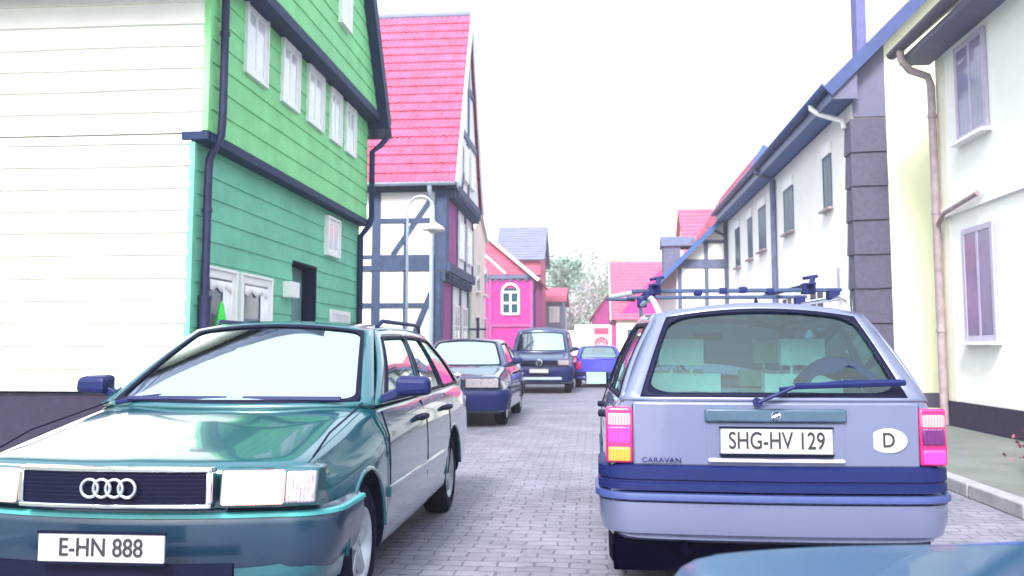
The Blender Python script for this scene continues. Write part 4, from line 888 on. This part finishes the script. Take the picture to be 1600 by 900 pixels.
# aerial, cloth inside
b = MB(); pz = rd['roof'](.5,.97); b.tube([pz, (pz.x,pz.y+.01,pz.z+.035)], [.014,.006], 8); b.build('aerial', 'plastic_blk', SV)
b = MB(); b.grid(lambda s,t: (.20+.46*s, -1.98+.35*t, 1.03+.17*math.sin(PI*min(1,s*1.15+.05))**.6*math.sin(PI*(.15+.8*t))**.5+.015*math.sin(s*17+t*9)), 20, 10)
tag(b.build('blanket', mat('navy_cloth', (.004,.010,.055), .95, bump=.4, scale=8, spec=.05), smooth=True, solid=.01), 'dark blue blanket heaped behind the rear window of the silver estate car', 'blanket')
bo = bpy.data.objects['blanket']; bo.location = SV.location
# roof rails and rack with carriers
for sg in (-1,1):
    b = MB(); b.tube([(sg*.52,-1.62,1.44),(sg*.545,-1.52,1.515),(sg*.55,-1.35,1.55),(sg*.55,.0,1.565),(sg*.54,.12,1.54),(sg*.53,.2,1.45)], .016, 10); b.build('roof_rail', 'chrome' if sg>0 else 'zinc', SV, smooth=True)
RK = thing('roof_rack', 'dark two-bar roof rack with clamps across the roof of the silver estate car', 'roof rack', (SV.location.x, SV.location.y, 0), 0); ORG[RK.name] = Vector((0,0,0))
for (y, z) in ((-1.15,1.605),(-.25,1.615)):
    b = MB(); b.bar((-.66,y,z),(.60,y,z),.022,.05,(0,1,0)); b.build('crossbar', 'timber', RK, bevel=.005)
    for sg in (-1,1):
        b = MB(); b.box((sg*.55-.035,y-.04,1.545),(sg*.55+.035,y+.04,z+.005)); b.build('clamp', 'plastic', RK, bevel=.012)
for x in (-.52,.40):
    b = MB(); b.bar((x,-1.3,1.635),(x,.25,1.65),.04,.015,(0,0,1)); b.bar((x+.015,-1.2,1.64),(x+.03,-1.18,1.685),.03,.02,(0,1,0)); b.box((x-.035,-1.22,1.58),(x+.035,-1.13,1.645)); b.tube([(x-.03,-1.17,1.675),(x+.06,-1.17,1.69)],.011,8); b.build('bike_channel', 'plastic', RK, bevel=.006)
for x, z in ((-.25,1.585),(-.1,1.595),(.02,1.60),(.18,1.59)): 
    b = MB(); b.box((x-.03,-1.18,z-.01),(x+.02,-1.12,z+.028)); b.build('bracket', 'plastic', RK, bevel=.01)
b = MB(); b.tube([(-.62,-1.15,1.60),(-.72,-1.1,1.585),(-.78,-1.0,1.58)], .014, 8); b.build('strap_arm', 'zinc', RK, smooth=True)
b = MB(); b.tube([(-.60,-.25,1.60),(-.8,-.2,1.61)], .014, 8); b.build('strap_arm', 'timber', RK, smooth=True)

# ---- dark green oncoming car with four-ring grille
green = paint('green_paint', (.012,.10,.13), .25, .2)
P = dict(L=4.48, W=1.695, R=.30, wy=(1.42,-1.20), paint=green, glass=glass('front_car_glass', (.75,.97,.93), .72), doors=(.98,-.10,-1.02), handles=(.10,-.85), trim=.50, trimm=green, bowf=.16, zb=.2,
 st=[(2.17,.74,.70,.70,.735,.32),(2.14,.79,.73,.745,.77,.27),(2.0,.825,.75,.77,.805,.22),(1.42,.845,.765,.83,.90,.20),(1.05,.845,.775,.88,.955,.20),(.95,.847,.78,.90,.965,.20),(0,.847,.785,.93,.955,.20),(-1.2,.845,.785,.94,.965,.22),(-2.0,.83,.77,.93,.955,.26),(-2.18,.80,.74,.92,.94,.30)],
 gh=dict(xb=.76,xr=.565,zb=.945,zr=1.36,cf=1.02,rf=.28,cr=-2.1,rr=-1.45,xbr=.74,xrr=.54,zbr=.95,zrr=1.345,crown=.05,bwf=.17,win=((.07,.36),(.39,.64),(.67,.93))))
AU, rd = make_car(P, 'oncoming_car', 'dark green oncoming estate car with four-ring grille and headlight lit', (-1.94, 3.52+2.24, 0), PI)
# bonnet skin with raised edges and shut line
def au_top(x, y):
    return None
gl = fpanel(rd, -.40, .40, .625, .765, .030, .06, 1, 14).build('grille', 'plastic_blk', AU, smooth=True, bevel=.004)
b = fpanel(rd, -.405, .405, .757, .777, .042, .05, 1, 14); q = fpanel(rd, -.405, .405, .613, .631, .042, .05, 1, 14); b.add(q.v, q.f)
for sg in (-1,1): q = fpanel(rd, min(sg*.385,sg*.41), max(sg*.385,sg*.41), .632, .756, .042, .05, 1, 1); b.add(q.v,q.f)
b.build('grille_frame', 'chrome', gl, smooth=True, bevel=.005)
b = MB()
for k in range(7):
    q = fpanel(rd, -.38,.38, .640+.0165*k, .646+.0165*k, .034, .01, 1, 10); b.add(q.v,q.f)
b.build('grille_bars', 'plastic_blk', gl)
b = MB()
for i in range(4):
    cx = -.078+.052*i
    b.tube([(cx+.035*math.cos(a), rd['warp']((cx,rd['yf'],.7)).y+.050, (.695+.035*math.sin(a))) for a in [2*PI*k/32 for k in range(33)]], .0062, 8, cap=False)
b.build('ring_emblem', 'alloy', AU, smooth=True)
for sg in (-1,1):
    x0, x1 = sorted((sg*.425, sg*.80)); hl = fpanel(rd, x0, x1, .615, .765, .018, .12, 1, 10, slant=.02).build('headlight_housing', green, AU, smooth=True, bevel=.01); hl.name = 'headlight'
    x0, x1 = sorted((sg*.435, sg*.675)); fpanel(rd, x0, x1, .622, .758, .030, .02, 1, 8, slant=.02).build('lens', 'lamp_lit' , hl, smooth=True, bevel=.01)
    x0, x1 = sorted((sg*.68, sg*.795)); fpanel(rd, x0, x1, .625, .752, .028, .02, 1, 5, slant=.02).build('indicator', 'lamp_clear', hl, smooth=True, bevel=.01)
b = MB(); ubar(b, [(-.05,.60),(.03,.598),(.06,.575),(.065,.53),(.055,.44),(.03,.36),(-.03,.27),(-.15,.25)], .80, 2.15, .16, 0, 1); b.build('bumper', mat('bumper_teal', (.010,.035,.075), .3, metal=.2, coat=.6), AU, smooth=True, angle=50)
b = MB(); ubar(b, [(.055,.585),(.070,.580),(.072,.565),(.06,.56)], .80, 2.15, .16, 0, 1); b.build('bumper_strip', mat('strip_teal', (.06,.35,.36), .3), AU, smooth=True)
b = fpanel(rd, -.5,.5,.33,.40,.055,.02,1,10); b.build('air_intake', 'plastic_blk', AU)
plate(rd, 'E-HN 888', 0, .47, 1, .075, .52, .11, .10, .85)
# bonnet creases following the wing line, plus wipers
def bon(x, y): # top height of the bonnet from the stations
    return 0
for sg in (-1,1):
    b = MB(); b.tube([rd['warp']((sg*.735,2.08,.790)), (sg*.725,1.7,.868), (sg*.715,1.3,.925), (sg*.705,1.05,.963)], .005, 6); b.build('bonnet_gap', 'plastic_blk', AU)
b = MB()
for (x0, x1) in ((.62,.02),(-.02,-.60)):
    b.tube([(x0,1.14,.962),(x0-.10*(1 if x0>0 else 1),1.06,.985),(x1+.25,1.0,1.01)], .012, 6); b.tube([(x0-.05,1.10,.985),(x1,1.10,.985)], .014, 6)
b.build('wiper', 'plastic', AU, smooth=True)
for sg in (-1,1):
    b = MB(); b.tube([(sg*.53,.05,1.39),(sg*.55,-.02,1.43),(sg*.55,-1.2,1.43),(sg*.53,-1.35,1.38)], .014, 8); b.build('roof_rail', 'plastic', AU, smooth=True)

# ---- third: pale saloon with upright bar grille
pale = paint('saloon_paint', (.035,.05,.13), .3, .22)
P = dict(L=4.5, W=1.70, R=.30, wy=(1.38,-1.32), paint=pale, glass=glass('saloon_glass', (.75,.95,.9), .7), doors=(.9,-.1), handles=(.1,-.8), trim=.5, bowf=.10,
 st=[(2.2,.74,.70,.74,.78,.34),(2.16,.80,.74,.78,.81,.28),(2.0,.83,.755,.80,.84,.22),(1.3,.85,.775,.87,.93,.20),(1.0,.85,.78,.91,.975,.20),(0,.85,.785,.93,.965,.20),(-1.3,.85,.785,.94,.97,.2),(-2.1,.82,.76,.90,.95,.25),(-2.22,.78,.72,.86,.90,.32)],
 gh=dict(xb=.76,xr=.55,zb=.95,zr=1.37,cf=1.0,rf=.3,cr=-1.55,rr=-.95,xbr=.74,xrr=.54,crown=.045,bwf=.15,win=((.07,.45),(.49,.90))))
C2, rd = make_car(P, 'saloon_car', 'dark blue saloon with upright barred grille directly behind the dark green car', (-2.28, 14.05+2.25, 0), PI)
gl = fpanel(rd, -.17,.17,.60,.86,.045,.08,1,4).build('grille', 'chrome', C2, bevel=.008)
b = MB()
for k in range(4): q = fpanel(rd, -.145,.145,.625+.055*k,.657+.055*k,.052,.02,1,4); b.add(q.v,q.f)
b.build('grille_bars', 'plastic', gl)
for sg in (-1,1):
    x0,x1 = sorted((sg*.23,sg*.77)); hl = fpanel(rd,x0,x1,.63,.79,.015,.1,1,8).build('headlight','plastic_blk',C2,smooth=True,bevel=.01)
    x0,x1 = sorted((sg*.245,sg*.755)); fpanel(rd,x0,x1,.64,.78,.025,.02,1,8).build('lens','lamp_clear',hl,smooth=True,bevel=.008)
b = MB(); ubar(b, [(-.05,.60),(.05,.60),(.075,.57),(.075,.50),(.05,.40),(.02,.28),(-.2,.24)], .845, 2.19, .10, 0, 1, dep=.6); b.build('bumper','plastic',C2,smooth=True,angle=50)
plate(rd, '', 0, .47, 1, .085)

# ---- dark blue van with round V and W emblem
navy = paint('navy_paint', (.03,.05,.14), .2, .25)
P = dict(L=4.7, W=1.80, R=.32, wy=(1.55,-1.35), paint=navy, glass=glass('van_glass', (.55,.95,.92), .6), doors=(1.0,-.1), handles=(.2,), bowf=.12,
 st=[(2.28,.76,.72,.86,.92,.36),(2.22,.84,.78,.93,.98,.30),(2.05,.88,.81,.98,1.03,.26),(1.6,.90,.83,1.06,1.13,.24),(1.35,.90,.84,1.12,1.17,.24),(0,.90,.845,1.14,1.165,.24),(-2.1,.89,.84,1.14,1.165,.24),(-2.3,.87,.82,1.13,1.15,.3)],
 gh=dict(xb=.82,xr=.68,zb=1.15,zr=1.80,cf=1.45,rf=.85,cr=-2.27,rr=-2.1,xbr=.82,xrr=.69,crown=.06,bwf=.16,hf=(.07,.07,.93,.80),win=((.05,.30),(.34,.62),(.66,.94))))
VN, rd = make_car(P, 'van', 'dark blue van with round emblem on its grille, third in the oncoming row', (-1.56, 25.0+2.3, 0), PI, 'van')
gl = fpanel(rd,-.5,.5,.80,.93,.03,.06,1,8).build('grille','plastic_blk',VN,smooth=True,bevel=.006)
b = MB(); q = fpanel(rd,-.49,.49,.855,.868,.036,.02,1,8); b.add(q.v,q.f); b.build('grille_bars','plastic',gl)
b = MB(); ye = rd['warp']((0,rd['yf'],.86)).y+.045; ez_ = .865
b.tube([(.085*math.cos(a),ye,ez_+.085*math.sin(a)) for a in [2*PI*k/28 for k in range(29)]], .010, 6, cap=False)
b.tube([(.03,ye,ez_+.075),(0,ye,ez_+.01),(-.03,ye,ez_+.075)], .008, 6); b.tube([(.065,ye,ez_+.045),(.035,ye,ez_-.06),(0,ye,ez_),(-.035,ye,ez_-.06),(-.065,ye,ez_+.045)], .008, 6); b.build('emblem','chrome',VN)
for sg in (-1,1):
    x0,x1 = sorted((sg*.52,sg*.84)); hl = fpanel(rd,x0,x1,.79,.95,.012,.1,1,8).build('headlight','plastic_blk',VN,smooth=True,bevel=.01)
    x0,x1 = sorted((sg*.53,sg*.83)); fpanel(rd,x0,x1,.80,.94,.022,.02,1,8).build('lens','lamp_clear',hl,smooth=True,bevel=.008)
b = MB(); ubar(b, [(-.05,.76),(.05,.76),(.08,.72),(.08,.60),(.05,.46),(.02,.34),(-.2,.28)], .885, 2.26, .12, 0, 1, dep=.5); b.build('bumper','plastic',VN,smooth=True,angle=50)
fpanel(rd,-.62,.62,.40,.47,.075,.02,1,8).build('lower_grille','zinc',VN)
plate(rd, '', 0, .64, 1, .085)

# ---- blue hatchback ahead
blue = paint('blue_paint', (.06,.06,.55), .2, .3)
P = dict(L=3.7, W=1.60, R=.28, wy=(1.15,-1.15), paint=blue, glass=glass('hatch_glass', (.6,.9,.95), .3), bowr=.08,
 st=[(1.82,.70,.65,.66,.70,.32),(1.75,.77,.71,.72,.76,.26),(1.1,.80,.73,.84,.90,.22),(.8,.80,.735,.88,.93,.22),(-1.0,.80,.735,.90,.93,.22),(-1.7,.78,.72,.90,.92,.26),(-1.83,.74,.69,.88,.90,.32)],
 gh=dict(xb=.72,xr=.55,zb=.92,zr=1.31,cf=.75,rf=.15,cr=-1.76,rr=-1.35,xbr=.70,xrr=.54,crown=.04,win=((.08,.5),(.54,.9))))
HB, rd = make_car(P, 'hatchback', 'small bright blue hatchback driving ahead, seen from behind', (.10, 28.9+1.85, 0), 0)
for sg in (-1,1):
    x0,x1 = sorted((sg*.56,sg*.72)); fpanel(rd,x0,x1,.60,.84,.012,.1,-1,4).build('tail_light','tail_red',HB,smooth=True,bevel=.01)
b = MB(); ubar(b, [(-.05,.52),(.05,.52),(.06,.45),(.03,.30),(-.1,.26)], .78, 1.79, .08, 0, -1, dep=.4); b.build('bumper','plastic',HB,smooth=True,angle=50)
fpanel(rd,-.5,.2,.33,.37,.08,.02,-1,4).build('bumper_strip','plate',HB)

# ---- white and red van beyond
TK = thing('delivery_van', 'white box van with red panel and red lower band standing beyond the blue cars', 'van', (-.45, 42, 0))
b = MB(); b.box((-.95,41.5,.95),(.75,45.5,2.35)); b.build('box_body','white_paint',TK,bevel=.05)
b = MB(); b.box((-1.7,42.0,.75),(-.96,45.0,2.1)); b.build('cab','white_paint',TK,bevel=.12)
red = mat('van_red', (.62,.05,.14), .35, coat=.5)
b = MB(); b.box((-1.72,41.43,.62),(.76,41.6,.94)); b.build('lower_band',red,TK,bevel=.02)
for z0, z1 in ((1.92,2.2),(1.15,1.24)): b = MB(); b.box((-.05,41.46,z0),(.60,41.5,z1)); b.build('red_stripe',red,TK)
b = MB(); b.box((-.08,41.475,1.1),(.63,41.499,2.24)); b.build('rear_panel',mat('pale_pink',(.75,.45,.5),.5),TK)
b = MB(); c0 = (.275,41.45,1.50)
b.tube([(c0[0]+.26*math.cos(a),c0[1],c0[2]+.26*math.sin(a)) for a in [PI*k/16 for k in range(-1,18)]], .045, 8); b.tube([(c0[0]+.12*math.cos(a),c0[1],c0[2]+.12*math.sin(a)) for a in [PI*k/16 for k in range(-1,18)]], .03, 8); b.build('emblem',red,TK,smooth=True)
for x in (-1.5,.5):
    wheel(TK, x-.0, 42.3, .36, .22, -1, 'alloy')
for o in [c for c in TK.children if c.name.startswith('wheel')]:
    pass
b = MB(); b.box((-1.66,41.38,1.32),(-1.40,41.44,1.50)); b.build('mirror','plastic_blk',TK,bevel=.01)

# ---- the car the picture is taken from: bonnet edge low on the right
teal = paint('teal_paint', (.012,.075,.17), .2, .4, coat=.15)
P = dict(L=4.2, W=1.66, R=.30, wy=(1.30,-1.25), paint=teal, glass=glass('own_glass', (.8,.95,.95), .1), mirrors=False, seats=False, bowf=.22,
 st=[(2.02,.76,.72,.81,.845,.34),(1.96,.79,.75,.84,.88,.28),(1.75,.82,.765,.87,.91,.22),(1.2,.83,.765,.90,.94,.2),(.9,.83,.77,.92,.96,.2),(0,.83,.775,.94,.96,.2),(-1.9,.82,.77,.95,.97,.24),(-2.08,.79,.74,.94,.95,.3)],
 gh=dict(xb=.755,xr=.56,zb=.95,zr=1.40,cf=.85,rf=.15,cr=-2.0,rr=-1.6,crown=.05,win=((.07,.36),(.39,.64),(.67,.93))))
OC, rd = make_car(P, 'foreground_car', 'blue-green bonnet of the car in the bottom right corner', (.88, 1.98-2.10, 0), 0)
b = MB(); b.tube([(-.60,1.78,.87),(.0,1.90,.892),(.60,1.78,.87)], .012, 6); b.build('bonnet_trim','gutter_blue',OC,smooth=True)

hz = bpy.data.materials.new('haze'); hz.use_nodes = True; hn = hz.node_tree; hn.nodes.remove(hn.nodes['Principled BSDF'])
pv = hn.nodes.new('ShaderNodeVolumePrincipled'); pv.inputs['Density'].default_value = .0026; pv.inputs['Color'].default_value = (.95,.96,1,1); pv.inputs['Anisotropy'].default_value = .3
hn.links.new(pv.outputs[0], hn.nodes['Material Output'].inputs['Volume'])
b = MB(); b.box((-310,-70,-1),(310,550,16)); tag(b.build('haze', hz), kind='stuff')
# unlit/hidden housekeeping
S.render.engine = 'CYCLES'
